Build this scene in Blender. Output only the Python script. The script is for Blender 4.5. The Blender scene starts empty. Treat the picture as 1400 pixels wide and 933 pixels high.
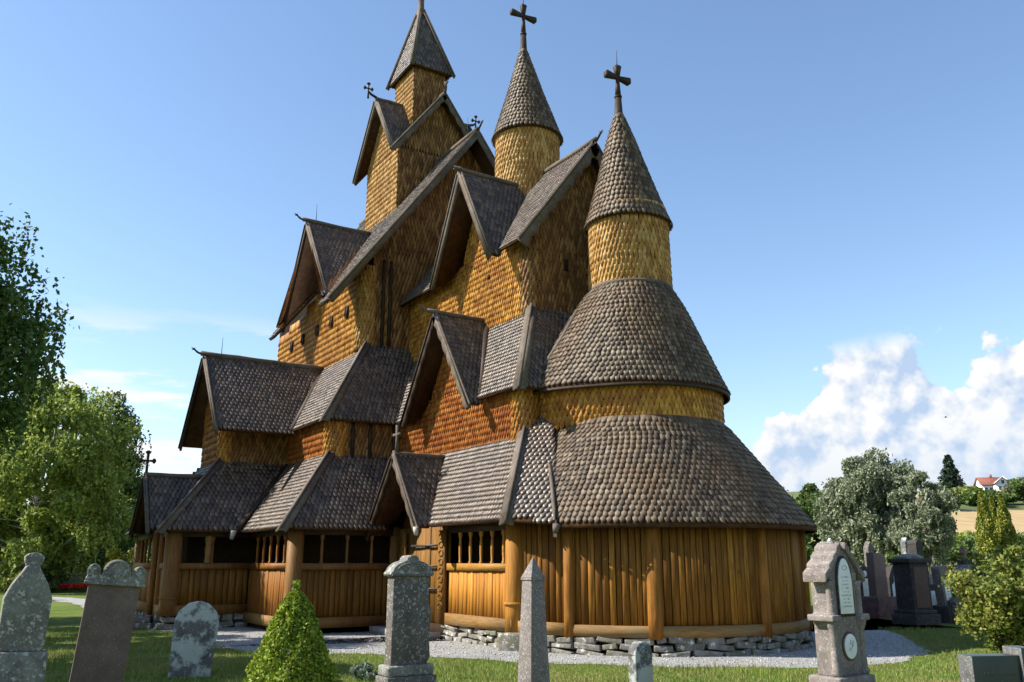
import bpy, bmesh, math, random
import numpy as np
from mathutils import Vector, Matrix
R = math.radians
rng = np.random.default_rng(7)
random.seed(7)
sc = bpy.context.scene
COL = sc.collection

# ------------------------------------------------------------------ camera
CAM_H = 1.65
FPX = 1182.0                                   # focal length in pixels of the 1400 px wide photo
PITCH = math.atan(302.0 / FPX)
YAW = R(32.4)
VD = np.array([-math.cos(YAW), math.sin(YAW), 0.0])       # viewing direction on the ground
RT = np.array([math.sin(YAW), math.cos(YAW), 0.0])        # to the right
FW = np.array([VD[0] * math.cos(PITCH), VD[1] * math.cos(PITCH), math.sin(PITCH)])
cd = bpy.data.cameras.new('camera')
cd.sensor_width = 36.0
cd.lens = FPX / 1400.0 * 36.0
cd.clip_end = 6000.0
cam = bpy.data.objects.new('camera', cd)
COL.objects.link(cam)
cam.location = (0, 0, CAM_H)
cam.rotation_euler = Vector(FW).to_track_quat('-Z', 'Y').to_euler()
sc.camera = cam

# ------------------------------------------------------------------ sun and sky
SUN_EL = R(40.0)
SUN_H = np.array([-0.50, -0.866])              # towards the sun, on the ground
SUN_H = SUN_H / np.linalg.norm(SUN_H)
sd = bpy.data.lights.new('sun', 'SUN')
sd.energy = 5.0
sd.angle = R(0.5)
sd.color = (1.0, 0.94, 0.84)
sun = bpy.data.objects.new('sun', sd)
COL.objects.link(sun)
sun.location = (-30, -50, 60)
to_sun = Vector((SUN_H[0] * math.cos(SUN_EL), SUN_H[1] * math.cos(SUN_EL), math.sin(SUN_EL)))
sun.rotation_euler = to_sun.to_track_quat('Z', 'Y').to_euler()

world = bpy.data.worlds.new('World')
sc.world = world
world.use_nodes = True
wt = world.node_tree
wt.nodes.clear()


def wn(kind, **kw):
    n = wt.nodes.new(kind)
    for k, v in kw.items():
        setattr(n, k, v)
    return n


sky = wn('ShaderNodeTexSky')
sky.sky_type = 'NISHITA'
sky.sun_disc = False
sky.sun_elevation = SUN_EL
sky.sun_rotation = math.atan2(SUN_H[0], SUN_H[1])
sky.air_density = 1.2
sky.dust_density = 0.25
sky.ozone_density = 2.2
bgs = wn('ShaderNodeBackground')
bgs.inputs['Strength'].default_value = 0.108
tint = wn('ShaderNodeMix', data_type='RGBA', blend_type='MULTIPLY')
tint.inputs['Factor'].default_value = 1.0
tint.inputs['B'].default_value = (0.93, 0.955, 1.0, 1)
wt.links.new(sky.outputs[0], tint.inputs['A'])
wt.links.new(tint.outputs['Result'], bgs.inputs['Color'])
wout = wn('ShaderNodeOutputWorld')


def wmath(op, a, b=None, c=None, clamp=False):
    n = wn('ShaderNodeMath', operation=op)
    n.use_clamp = clamp
    for i, v in enumerate((a, b, c)):
        if v is None:
            continue
        if isinstance(v, (int, float)):
            n.inputs[i].default_value = v
        else:
            wt.links.new(v, n.inputs[i])
    return n.outputs[0]


def wramp(v, a, b):
    n = wn('ShaderNodeMapRange')
    n.interpolation_type = 'SMOOTHSTEP'
    wt.links.new(v, n.inputs[0])
    n.inputs[1].default_value = a
    n.inputs[2].default_value = b
    return n.outputs[0]


# clouds: cumulus banks low over the horizon, laid out by compass bearing and height above the horizon
tc = wn('ShaderNodeTexCoord')
sep = wn('ShaderNodeSeparateXYZ')
wt.links.new(tc.outputs['Generated'], sep.inputs[0])
AZ0 = math.atan2(VD[1], VD[0])
rot = wn('ShaderNodeVectorRotate', rotation_type='Z_AXIS')
rot.inputs['Angle'].default_value = -AZ0
wt.links.new(tc.outputs['Generated'], rot.inputs['Vector'])
sp2 = wn('ShaderNodeSeparateXYZ')
wt.links.new(rot.outputs[0], sp2.inputs[0])
az = wmath('ARCTAN2', wmath('MULTIPLY', sp2.outputs[1], -1.0), sp2.outputs[0])     # + to the right (radians)
hz = wmath('SQRT', wmath('ADD', wmath('POWER', sp2.outputs[0], 2.0), wmath('POWER', sp2.outputs[1], 2.0)))
el = wmath('ARCTAN2', sp2.outputs[2], hz)
comb = wn('ShaderNodeCombineXYZ')
wt.links.new(az, comb.inputs[0])
wt.links.new(el, comb.inputs[1])


def wnoise(vec, scale, detail, rough, dx=0.0, sx=1.0, sy=1.0):
    m = wn('ShaderNodeMapping')
    m.inputs['Location'].default_value = (dx, dx * 0.37, 0)
    m.inputs['Scale'].default_value = (sx, sy, 1)
    wt.links.new(vec, m.inputs['Vector'])
    n = wn('ShaderNodeTexNoise')
    n.inputs['Scale'].default_value = scale
    n.inputs['Detail'].default_value = detail
    n.inputs['Roughness'].default_value = rough
    wt.links.new(m.outputs[0], n.inputs['Vector'])
    return n.outputs[0]


def billow(vec, scale, dx):
    m = wn('ShaderNodeMapping')
    m.inputs['Location'].default_value = (dx, dx * 0.61, 0)
    wt.links.new(vec, m.inputs['Vector'])
    n = wn('ShaderNodeTexVoronoi')
    n.voronoi_dimensions = '2D'
    n.feature = 'SMOOTH_F1'
    n.inputs['Scale'].default_value = scale
    n.inputs['Smoothness'].default_value = 0.35
    n.inputs['Detail'].default_value = 3.0
    n.inputs['Roughness'].default_value = 0.55
    n.normalize = True
    wt.links.new(m.outputs[0], n.inputs['Vector'])
    return n.outputs['Distance']


def bank_density(vec):
    big = wnoise(vec, 7.0, 8, 0.58, 3.7)
    puff = billow(vec, 22.0, 1.3)
    d = wmath('SUBTRACT', wmath('MULTIPLY_ADD', big, 1.0, 0.27), wmath('MULTIPLY', puff, 0.55))
    return d


big = bank_density(comb.outputs[0])
# the bank's top rises to the right: about 9 deg at +15 deg bearing, 15 deg at +30 deg
top = wmath('ADD', 0.178, wmath('MULTIPLY', wmath('SUBTRACT', az, 0.27), 0.10))
hgt = wmath('SUBTRACT', top, el)                                       # + inside the bank
inr = wmath('MULTIPLY', wramp(az, 0.20, 0.38), wramp(az, 2.3, 1.5))
dens = wmath('ADD', wmath('MULTIPLY', wmath('SUBTRACT', big, 0.48), 1.9), wmath('MULTIPLY', wmath('MINIMUM', hgt, 0.09), 7.5))
dens = wmath('SUBTRACT', dens, wmath('MULTIPLY', wmath('SUBTRACT', 1.0, inr), 1.0))
m1 = wramp(dens, 0.0, 0.085)
m1 = wmath('MULTIPLY', m1, wramp(hgt, -0.050, -0.022))
m1 = wmath('MULTIPLY', m1, wramp(el, -0.02, 0.035))
m1 = wmath('MULTIPLY', m1, wmath('MULTIPLY_ADD', wramp(hgt, 0.24, 0.12), 0.45, 0.55))
# flat thin clouds low on the left and round the rest of the horizon
thin = wnoise(comb.outputs[0], 5.0, 6, 0.6, 9.1, 1.0, 5.0)
lowb = wmath('MULTIPLY', wramp(el, 0.28, 0.20), wramp(el, -0.02, 0.05))
outr = wmath('SUBTRACT', 1.0, wmath('MULTIPLY', wramp(az, -0.25, -0.10), wramp(az, 1.9, 1.6)))
m2 = wmath('MULTIPLY', wmath('MULTIPLY', wramp(thin, 0.47, 0.60), lowb), wmath('MULTIPLY', outr, 0.9))
mask = wmath('MAXIMUM', m1, m2, clamp=True)
# relief: density sampled again a little towards the sun (which stands to the left and above)
sh = wn('ShaderNodeMapping')
sh.inputs['Location'].default_value = (-0.011, 0.013, 0)
wt.links.new(comb.outputs[0], sh.inputs['Vector'])
big2 = bank_density(sh.outputs[0])
rel = wmath('MULTIPLY_ADD', wmath('SUBTRACT', big, big2), 5.5, 0.66, clamp=True)
shade = wmath('MULTIPLY', rel, wmath('MULTIPLY_ADD', wramp(hgt, 0.17, 0.02), 0.62, 0.38), clamp=True)
cr = wn('ShaderNodeMix', data_type='RGBA')
shade = wmath('MAXIMUM', shade, wramp(az, 0.05, -0.1))
wt.links.new(shade, cr.inputs['Factor'])
cr.inputs['A'].default_value = (0.50, 0.64, 0.86, 1)
cr.inputs['B'].default_value = (1.0, 0.99, 0.97, 1)
bgc = wn('ShaderNodeBackground')
bgc.inputs['Strength'].default_value = 0.52
wt.links.new(cr.outputs['Result'], bgc.inputs['Color'])
mixw = wn('ShaderNodeMixShader')
wt.links.new(wmath('MULTIPLY', mask, 0.97), mixw.inputs[0])
wt.links.new(bgs.outputs[0], mixw.inputs[1])
wt.links.new(bgc.outputs[0], mixw.inputs[2])
wt.links.new(mixw.outputs[0], wout.inputs['Surface'])

vs = sc.view_settings
vs.view_transform = 'Standard'
vs.look = 'None'
vs.exposure = 1.0
vs.gamma = 1.0
vs.use_curve_mapping = False


# ------------------------------------------------------------------ placing by distance and bearing
def place(px, dep, z=0.0):
    """ground position 'dep' metres ahead, at the bearing of photo column px for a point at height z"""
    zd = dep * math.cos(PITCH) + (z - CAM_H) * math.sin(PITCH)
    lat = (px - 700.0) / FPX * zd
    p = RT * lat + VD * dep
    return np.array([p[0], p[1], z])


def ground_at(px, py, z=0.0):
    up = np.cross(RT, FW)
    r = FW + RT * (px - 700.0) / FPX + up * (466.5 - py) / FPX
    t = (z - CAM_H) / r[2]
    return np.array([r[0] * t, r[1] * t, z])


# ------------------------------------------------------------------ materials
def new_mat(name):
    m = bpy.data.materials.new(name)
    m.use_nodes = True
    nt = m.node_tree
    nt.nodes.clear()
    out = nt.nodes.new('ShaderNodeOutputMaterial')
    b = nt.nodes.new('ShaderNodeBsdfPrincipled')
    nt.links.new(b.outputs[0], out.inputs[0])
    return m, nt, b


def N(nt, kind, **kw):
    n = nt.nodes.new(kind)
    for k, v in kw.items():
        setattr(n, k, v)
    return n


def setin(nt, sock, v):
    if isinstance(v, (int, float)):
        sock.default_value = v
    elif isinstance(v, tuple):
        sock.default_value = (*v, 1.0) if len(v) == 3 else v
    else:
        nt.links.new(v, sock)


def mixc(nt, f, a, b, mode='MIX'):
    n = N(nt, 'ShaderNodeMix', data_type='RGBA', blend_type=mode)
    setin(nt, n.inputs['Factor'], f)
    setin(nt, n.inputs['A'], a)
    setin(nt, n.inputs['B'], b)
    return n.outputs['Result']


def noise(nt, scale, detail=4, rough=0.55, vec=None, stretch=None):
    tcn = N(nt, 'ShaderNodeNewGeometry')
    src = tcn.outputs['Position'] if vec is None else vec
    if stretch:
        mp = N(nt, 'ShaderNodeMapping')
        mp.inputs['Scale'].default_value = stretch
        nt.links.new(src, mp.inputs['Vector'])
        src = mp.outputs[0]
    n = N(nt, 'ShaderNodeTexNoise')
    n.inputs['Scale'].default_value = scale
    n.inputs['Detail'].default_value = detail
    n.inputs['Roughness'].default_value = rough
    nt.links.new(src, n.inputs['Vector'])
    return n.outputs[0]


def ramp(nt, v, a, b, lo=0.0, hi=1.0):
    n = N(nt, 'ShaderNodeMapRange')
    n.inputs[1].default_value = a
    n.inputs[2].default_value = b
    n.inputs[3].default_value = lo
    n.inputs[4].default_value = hi
    nt.links.new(v, n.inputs[0])
    return n.outputs[0]


def bump(nt, b, h, strength=0.4, dist=0.02):
    n = N(nt, 'ShaderNodeBump')
    n.inputs['Strength'].default_value = strength
    n.inputs['Distance'].default_value = dist
    nt.links.new(h, n.inputs['Height'])
    nt.links.new(n.outputs[0], b.inputs['Normal'])


def island(nt):
    return N(nt, 'ShaderNodeNewGeometry').outputs['Random Per Island']


def colours(nt, v, stops):
    cr_ = N(nt, 'ShaderNodeValToRGB')
    e = cr_.color_ramp.elements
    while len(e) < len(stops):
        e.new(0.5)
    for i, (p, c) in enumerate(stops):
        e[i].position = p
        e[i].color = (*c, 1)
    nt.links.new(v, cr_.inputs[0])
    return cr_.outputs[0]


def shingle_mat(name, stops, patch, patch_amt, rough=0.6, spec=0.4, pscale=0.7, lichen=None):
    m, nt, b = new_mat(name)
    c = colours(nt, island(nt), stops)
    pn = ramp(nt, noise(nt, pscale, 5, 0.6), 0.42, 0.66, 0.0, patch_amt)
    c = mixc(nt, pn, c, patch)
    if lichen:
        ln = ramp(nt, noise(nt, 9.0, 6, 0.7), 0.60, 0.72, 0.0, 0.75)
        c = mixc(nt, ln, c, lichen)
    gr = noise(nt, 30.0, 3, 0.6, stretch=(1, 1, 0.25))
    c = mixc(nt, ramp(nt, gr, 0.35, 0.8, 0.0, 0.28), c, (0.03, 0.018, 0.01), 'MIX')
    setin(nt, b.inputs['Base Color'], c)
    setin(nt, b.inputs['Roughness'], ramp(nt, gr, 0.2, 0.8, rough - 0.12, rough + 0.15))
    b.inputs['Specular IOR Level'].default_value = spec
    bump(nt, b, gr, 0.35, 0.01)
    return m


def wood_mat(name, dark, light, rough=0.6, scale=6.0, stretch=(6, 6, 0.35), spec=0.14, grey=None, isl=0.35):
    m, nt, b = new_mat(name)
    g = noise(nt, scale, 6, 0.62, stretch=stretch)
    c = colours(nt, g, [(0.28, dark), (0.72, light)])
    c = mixc(nt, ramp(nt, island(nt), 0, 1, 0.0, isl), c, dark)
    if grey:
        c = mixc(nt, ramp(nt, noise(nt, 1.3, 5, 0.6), 0.42, 0.66, 0.0, 0.8), c, grey)
    cr2 = noise(nt, scale * 5, 4, 0.7, stretch=tuple(v * 1.6 if v >= 1 else v * 0.35 for v in stretch))
    c = mixc(nt, ramp(nt, cr2, 0.56, 0.70, 0.0, 0.75), c, tuple(v * 0.45 for v in dark))
    st = noise(nt, 1.6, 4, 0.6, stretch=tuple(1.4 if v >= 1 else 0.25 for v in stretch))
    c = mixc(nt, ramp(nt, st, 0.40, 0.68, 0.0, 0.6), c, tuple(v * 0.8 for v in dark))
    kn = N(nt, 'ShaderNodeTexVoronoi')
    kn.inputs['Scale'].default_value = 2.2
    geo = N(nt, 'ShaderNodeNewGeometry')
    nt.links.new(geo.outputs['Position'], kn.inputs['Vector'])
    c = mixc(nt, ramp(nt, kn.outputs['Distance'], 0.03, 0.10, 0.7, 0.0), c, dark)
    setin(nt, b.inputs['Base Color'], c)
    b.inputs['Roughness'].default_value = rough
    b.inputs['Specular IOR Level'].default_value = spec
    bump(nt, b, g, 0.3, 0.01)
    return m


def stone_mat(name, base, dark, spots, spot_amt=0.5, sscale=14.0, rough=0.85, grain=90.0, big=None, bigamt=0.0, spec=0.25):
    m, nt, b = new_mat(name)
    n1 = noise(nt, 5.0, 6, 0.6)
    gr = noise(nt, grain, 2, 0.7)
    c = mixc(nt, ramp(nt, n1, 0.3, 0.7), dark, base)
    c = mixc(nt, ramp(nt, gr, 0.38, 0.62, 0, 0.55), c, (base[0] * 0.35, base[1] * 0.35, base[2] * 0.35))
    vo = N(nt, 'ShaderNodeTexVoronoi')
    vo.inputs['Scale'].default_value = sscale
    vo.inputs['Randomness'].default_value = 1.0
    geo = N(nt, 'ShaderNodeNewGeometry')
    dist = N(nt, 'ShaderNodeTexNoise')
    dist.inputs['Scale'].default_value = 26.0
    dist.inputs['Detail'].default_value = 4
    nt.links.new(geo.outputs['Position'], dist.inputs['Vector'])
    addv = N(nt, 'ShaderNodeMixRGB')
    addv.blend_type = 'ADD'
    addv.inputs[0].default_value = 0.16
    nt.links.new(geo.outputs['Position'], addv.inputs[1])
    nt.links.new(dist.outputs['Color'], addv.inputs[2])
    nt.links.new(addv.outputs[0], vo.inputs['Vector'])
    pick = ramp(nt, N_sep(nt, vo.outputs['Color']), 1.0 - spot_amt - 0.02, 1.0 - spot_amt + 0.02)
    spot = ramp(nt, vo.outputs['Distance'], 0.22, 0.44, 0.85, 0.0)
    mul = N(nt, 'ShaderNodeMath', operation='MULTIPLY')
    nt.links.new(pick, mul.inputs[0])
    nt.links.new(spot, mul.inputs[1])
    fine = ramp(nt, noise(nt, 34.0, 5, 0.7), 0.56, 0.66, 0.0, spot_amt)
    mx = N(nt, 'ShaderNodeMath', operation='MAXIMUM')
    nt.links.new(mul.outputs[0], mx.inputs[0])
    nt.links.new(fine, mx.inputs[1])
    if big:
        bn = ramp(nt, noise(nt, 3.2, 6, 0.65), 0.47, 0.55, 0.0, bigamt)
        c = mixc(nt, bn, c, big)
    c = mixc(nt, mx.outputs[0], c, spots)
    setin(nt, b.inputs['Base Color'], c)
    b.inputs['Roughness'].default_value = rough
    b.inputs['Specular IOR Level'].default_value = spec
    hb = N(nt, 'ShaderNodeMath', operation='ADD')
    nt.links.new(gr, hb.inputs[0])
    nt.links.new(n1, hb.inputs[1])
    bump(nt, b, hb.outputs[0], 0.5, 0.012)
    return m


def N_sep(nt, col):
    s = N(nt, 'ShaderNodeSeparateColor')
    nt.links.new(col, s.inputs[0])
    return s.outputs[0]


def leaf_mat(name, stops, trans=0.25, pn=None):
    m, nt, b = new_mat(name)
    c = colours(nt, island(nt), stops)
    if pn:
        c = mixc(nt, ramp(nt, noise(nt, pn[0], 3, 0.5), 0.40, 0.62, 0.0, pn[2]), c, pn[1])
    setin(nt, b.inputs['Base Color'], c)
    b.inputs['Roughness'].default_value = 0.55
    b.inputs['Specular IOR Level'].default_value = 0.3
    t = N(nt, 'ShaderNodeBsdfTranslucent')
    setin(nt, t.inputs['Color'], c)
    mx = N(nt, 'ShaderNodeMixShader')
    mx.inputs[0].default_value = trans
    nt.links.new(b.outputs[0], mx.inputs[1])
    nt.links.new(t.outputs[0], mx.inputs[2])
    out = [n for n in nt.nodes if n.type == 'OUTPUT_MATERIAL'][0]
    nt.links.new(mx.outputs[0], out.inputs[0])
    return m


def plain_mat(name, col, rough=0.7, spec=0.3, var=0.25, scale=8.0, metal=0.0):
    m, nt, b = new_mat(name)
    n = noise(nt, scale, 4, 0.6)
    c = mixc(nt, ramp(nt, n, 0.3, 0.7), tuple(x * (1 - var) for x in col), tuple(min(1, x * (1 + var)) for x in col))
    setin(nt, b.inputs['Base Color'], c)
    b.inputs['Roughness'].default_value = rough
    b.inputs['Specular IOR Level'].default_value = spec
    b.inputs['Metallic'].default_value = metal
    return m


M = {}
M['roof'] = shingle_mat('roof_shingles', [(0.0, (0.025, 0.015, 0.009)), (0.5, (0.067, 0.045, 0.029)), (1.0, (0.156, 0.116, 0.080))],
                        (0.090, 0.046, 0.020), 0.5, 0.44, 0.7, 0.9)
M['roof_apse'] = shingle_mat('apse_roof_shingles', [(0.0, (0.031, 0.019, 0.011)), (0.5, (0.082, 0.055, 0.034)), (1.0, (0.176, 0.131, 0.085))],
                        (0.125, 0.070, 0.028), 0.6, 0.58, 0.35, 0.8)
M['gold'] = shingle_mat('tarred_wall_shingles', [(0.0, (0.31, 0.108, 0.013)), (0.5, (0.52, 0.235, 0.032)), (1.0, (0.66, 0.350, 0.066))],
                        (0.22, 0.060, 0.008), 0.55, 0.5, 0.4, 0.6)
M['rust'] = shingle_mat('red_tarred_wall_shingles', [(0.0, (0.22, 0.055, 0.012)), (0.5, (0.36, 0.11, 0.016)), (1.0, (0.48, 0.19, 0.03))],
                        (0.20, 0.045, 0.010), 0.5, 0.5, 0.4, 0.6)
M['tan'] = shingle_mat('weathered_wall_shingles', [(0.0, (0.32, 0.150, 0.038)), (0.5, (0.49, 0.270, 0.078)), (1.0, (0.62, 0.400, 0.165))],
                        (0.25, 0.120, 0.036), 0.5, 0.65, 0.25, 0.7)
M['eastwall'] = shingle_mat('shaded_brown_wall_shingles', [(0.0, (0.125, 0.052, 0.015)), (0.5, (0.235, 0.112, 0.032)), (1.0, (0.40, 0.225, 0.082))],
                        (0.15, 0.066, 0.020), 0.5, 0.6, 0.3, 0.7)  # browner shingles, with the shade of east and north faces put into the colour
M['slab'] = wood_mat('roof_boards', (0.040, 0.018, 0.008), (0.115, 0.052, 0.020), 0.8, 4.0, (2, 2, 2))
M['board'] = wood_mat('weathered_boards', (0.075, 0.055, 0.040), (0.23, 0.185, 0.14), 0.75, 5.0, (3, 3, 3), grey=(0.17, 0.15, 0.13))
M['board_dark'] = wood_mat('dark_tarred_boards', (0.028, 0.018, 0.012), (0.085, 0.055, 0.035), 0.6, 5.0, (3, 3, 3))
M['plank'] = wood_mat('golden_planks', (0.26, 0.100, 0.014), (0.66, 0.310, 0.045), 0.62, 5.0, (7, 7, 0.4), isl=0.35)
M['plank_apse'] = wood_mat('darker_apse_planks', (0.085, 0.032, 0.006), (0.58, 0.270, 0.040), 0.7, 5.0, (7, 7, 0.4), isl=0.8)  # darker than the golden planks, and more varied from board to board
M['plank_brown'] = wood_mat('brown_planks', (0.095, 0.042, 0.009), (0.35, 0.170, 0.030), 0.6, 5.0, (7, 7, 0.4), isl=0.5)
M['plank_red'] = wood_mat('red_planks', (0.14, 0.052, 0.011), (0.36, 0.158, 0.030), 0.55, 5.0, (7, 7, 0.4))
M['beam'] = wood_mat('golden_beams', (0.25, 0.115, 0.022), (0.56, 0.29, 0.060), 0.55, 5.0, (0.8, 0.8, 8), isl=0.2)
M['sill'] = wood_mat('worn_sill_beams', (0.15, 0.078, 0.025), (0.36, 0.205, 0.070), 0.7, 5.0, (0.8, 0.8, 8), grey=(0.24, 0.18, 0.10), isl=0.0)
M['post'] = wood_mat('round_posts', (0.22, 0.090, 0.016), (0.50, 0.235, 0.042), 0.68, 5.0, (6, 6, 0.5), isl=0.1)
M['post_apse'] = wood_mat('darker_round_posts', (0.13, 0.052, 0.010), (0.42, 0.180, 0.030), 0.66, 5.0, (6, 6, 0.5), isl=0.1)  # a darker tone than the chancel corner post
M['post_brown'] = wood_mat('brown_round_posts', (0.13, 0.060, 0.018), (0.30, 0.155, 0.050), 0.55, 5.0, (6, 6, 0.5), isl=0.1)
M['iron'] = plain_mat('wrought_iron', (0.02, 0.02, 0.022), 0.6, 0.4)
M['dark'] = plain_mat('dark_inner_wood', (0.030, 0.018, 0.010), 0.8, 0.1)
M['white_wood'] = plain_mat('pale_painted_wood', (0.36, 0.33, 0.28), 0.6, 0.3, 0.4, 30)


# ------------------------------------------------------------------ mesh building
class MB:
    def __init__(self):
        self.v, self.f, self.m, self.n, self.nf = [], [], [], 0, []

    def add(self, verts, faces, mi=0):
        verts = np.asarray(verts, float).reshape(-1, 3)
        self.v.append(verts)
        for f in faces:
            self.f.append(tuple(i + self.n for i in f))
            self.m.append(mi)
        self.n += len(verts)

    def bulk(self, verts, faces_arr_list, mi=0):
        """faces_arr_list: list of int arrays (K, corners)"""
        verts = np.asarray(verts, float).reshape(-1, 3)
        self.v.append(verts)
        for fa in faces_arr_list:
            self.nf.append((fa + self.n, mi))
        self.n += len(verts)

    def box(self, x0, x1, y0, y1, z0, z1, mi=0):
        v = [(x, y, z) for z in (z0, z1) for y in (y0, y1) for x in (x0, x1)]
        self.add(v, [(0, 2, 3, 1), (4, 5, 7, 6), (0, 1, 5, 4), (2, 6, 7, 3), (0, 4, 6, 2), (1, 3, 7, 5)], mi)

    def obox(self, c, u, v, w, su, sv, sw, mi=0):
        """box centred at c with half sizes su, sv, sw on axes u, v, w"""
        c, u, v, w = (np.asarray(a, float) for a in (c, u, v, w))
        vs_ = [c + u * su * a + v * sv * b + w * sw * d for d in (-1, 1) for b in (-1, 1) for a in (-1, 1)]
        self.add(vs_, [(0, 2, 3, 1), (4, 5, 7, 6), (0, 1, 5, 4), (2, 6, 7, 3), (0, 4, 6, 2), (1, 3, 7, 5)], mi)

    def beam(self, a, b, w, h, mi=0, up=(0, 0, 1)):
        a, b = np.asarray(a, float), np.asarray(b, float)
        d = b - a
        L = np.linalg.norm(d)
        d = d / L
        s = np.cross(d, up)
        s /= np.linalg.norm(s)
        t = np.cross(s, d)
        self.obox((a + b) / 2, d, s, t, L / 2, w / 2, h / 2, mi)

    def prism(self, poly, n, t, mi=0):
        """flat polygon (list of points) thickened by t along -n"""
        P = np.asarray(poly, float)
        n = np.asarray(n, float)
        k = len(P)
        nn = np.zeros(3)
        for i in range(k):
            nn += np.cross(P[i], P[(i + 1) % k])
        if nn @ n < 0:
            P = P[::-1]
        Q = P - n * t
        fs = [tuple(range(k)), tuple(range(2 * k - 1, k - 1, -1))]
        for i in range(k):
            j = (i + 1) % k
            fs.append((i, i + k, j + k, j))
        self.add(np.vstack([P, Q]), fs, mi)

    def tube(self, pts, rad, seg=8, mi=0, caps=True):
        pts = [np.asarray(p, float) for p in pts]
        rings = []
        for i, p in enumerate(pts):
            d = pts[min(i + 1, len(pts) - 1)] - pts[max(i - 1, 0)]
            d = d / (np.linalg.norm(d) + 1e-9)
            a = np.cross(d, (0, 0, 1) if abs(d[2]) < 0.9 else (1, 0, 0))
            a /= np.linalg.norm(a)
            b = np.cross(d, a)
            r = rad[i] if hasattr(rad, '__len__') else rad
            rings.append([p + a * r * math.cos(2 * math.pi * k / seg) + b * r * math.sin(2 * math.pi * k / seg) for k in range(seg)])
        fs = []
        for i in range(len(pts) - 1):
            for k in range(seg):
                l = (k + 1) % seg
                fs.append((i * seg + k, i * seg + l, (i + 1) * seg + l, (i + 1) * seg + k))
        if caps:
            fs.append(tuple(range(seg - 1, -1, -1)))
            fs.append(tuple((len(pts) - 1) * seg + k for k in range(seg)))
        self.add(np.array(rings).reshape(-1, 3), fs, mi)

    def lathe(self, c, prof, seg=32, a0=0.0, a1=360.0, mi=0, caps=False):
        """prof: (radius, z) pairs round the vertical through c"""
        full = abs(a1 - a0 - 360) < 1e-6
        n = seg if full else seg + 1
        vs_ = []
        for r, z in prof:
            for k in range(n):
                a = R(a0 + (a1 - a0) * k / seg)
                vs_.append((c[0] + r * math.cos(a), c[1] + r * math.sin(a), z))
        fs = []
        for i in range(len(prof) - 1):
            for k in range(seg):
                l = (k + 1) % n
                fs.append((i * n + k, i * n + l, (i + 1) * n + l, (i + 1) * n + k))
        if caps and full:
            fs.append(tuple(range(n - 1, -1, -1)))
            fs.append(tuple((len(prof) - 1) * n + k for k in range(n)))
        self.add(vs_, fs, mi)

    def build(self, name, mats, parent=None, smooth=False, shift=None):
        me = bpy.data.meshes.new(name)
        V = np.vstack(self.v) if self.v else np.zeros((0, 3))
        if shift is not None:
            V = V - np.asarray(shift, float)
        loops, starts, tot, mis = [], [], [], []
        pos = 0
        if self.f:
            la = np.fromiter((i for f in self.f for i in f), dtype=np.int64)
            ln = np.array([len(f) for f in self.f])
            loops.append(la)
            tot.append(ln)
            mis.append(np.array(self.m))
        for fa, mi in self.nf:
            loops.append(fa.reshape(-1))
            tot.append(np.full(len(fa), fa.shape[1]))
            mis.append(np.full(len(fa), mi))
        loops = np.concatenate(loops)
        tot = np.concatenate(tot)
        mis = np.concatenate(mis)
        starts = np.concatenate([[0], np.cumsum(tot)[:-1]])
        me.vertices.add(len(V))
        me.vertices.foreach_set('co', V.astype(np.float32).reshape(-1))
        me.loops.add(len(loops))
        me.loops.foreach_set('vertex_index', loops.astype(np.int32))
        me.polygons.add(len(tot))
        me.polygons.foreach_set('loop_start', starts.astype(np.int32))
        me.polygons.foreach_set('material_index', mis.astype(np.int32))
        me.update(calc_edges=True)
        me.validate()
        for m in (mats if isinstance(mats, (list, tuple)) else [mats]):
            me.materials.append(m)
        if smooth:
            me.polygons.foreach_set('use_smooth', np.ones(len(me.polygons), dtype=bool))
        o = bpy.data.objects.new(name, me)
        COL.objects.link(o)
        if parent is not None:
            o.parent = parent
        return o


def tag(o, label=None, cat=None, group=None, kind=None):
    if label:
        o['label'] = label
    if cat:
        o['category'] = cat
    if group:
        o['group'] = group
    if kind:
        o['kind'] = kind
    return o


def thing(name, label, cat, loc, rz=0.0, group=None, tilt=(0, 0)):
    o = bpy.data.objects.new(name, None)
    COL.objects.link(o)
    o.empty_display_size = 0.3
    o.location = loc
    o.rotation_euler = (tilt[0], tilt[1], rz)
    return tag(o, label, cat, group)


# ------------------------------------------------------------------ shingles
T_ROOF = np.array([(-.47, 1.75, .04), (.47, 1.75, .04), (.45, .62, .66), (.25, .19, .90), (0, 0, 1.), (-.25, .19, .90), (-.45, .62, .66),
                   (.45, .62, 0), (.25, .19, 0), (0, 0, 0), (-.25, .19, 0), (-.45, .62, 0)])
F_ROOF = [np.array([[0, 6, 5, 4, 3, 2, 1]])[:, ::1], np.array([[2, 3, 8, 7], [3, 4, 9, 8], [4, 5, 10, 9], [5, 6, 11, 10]])]
T_WALL = np.array([(-.46, 1.8, .05), (.46, 1.8, .05), (.42, .80, .58), (.10, 0, 1.), (-.10, 0, 1.), (-.42, .80, .58),
                   (.42, .80, 0), (.10, 0, 0), (-.10, 0, 0), (-.42, .80, 0)])
F_WALL = [np.array([[0, 5, 4, 3, 2, 1]]), np.array([[2, 3, 7, 6], [3, 4, 8, 7], [4, 5, 9, 8]])]


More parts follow.
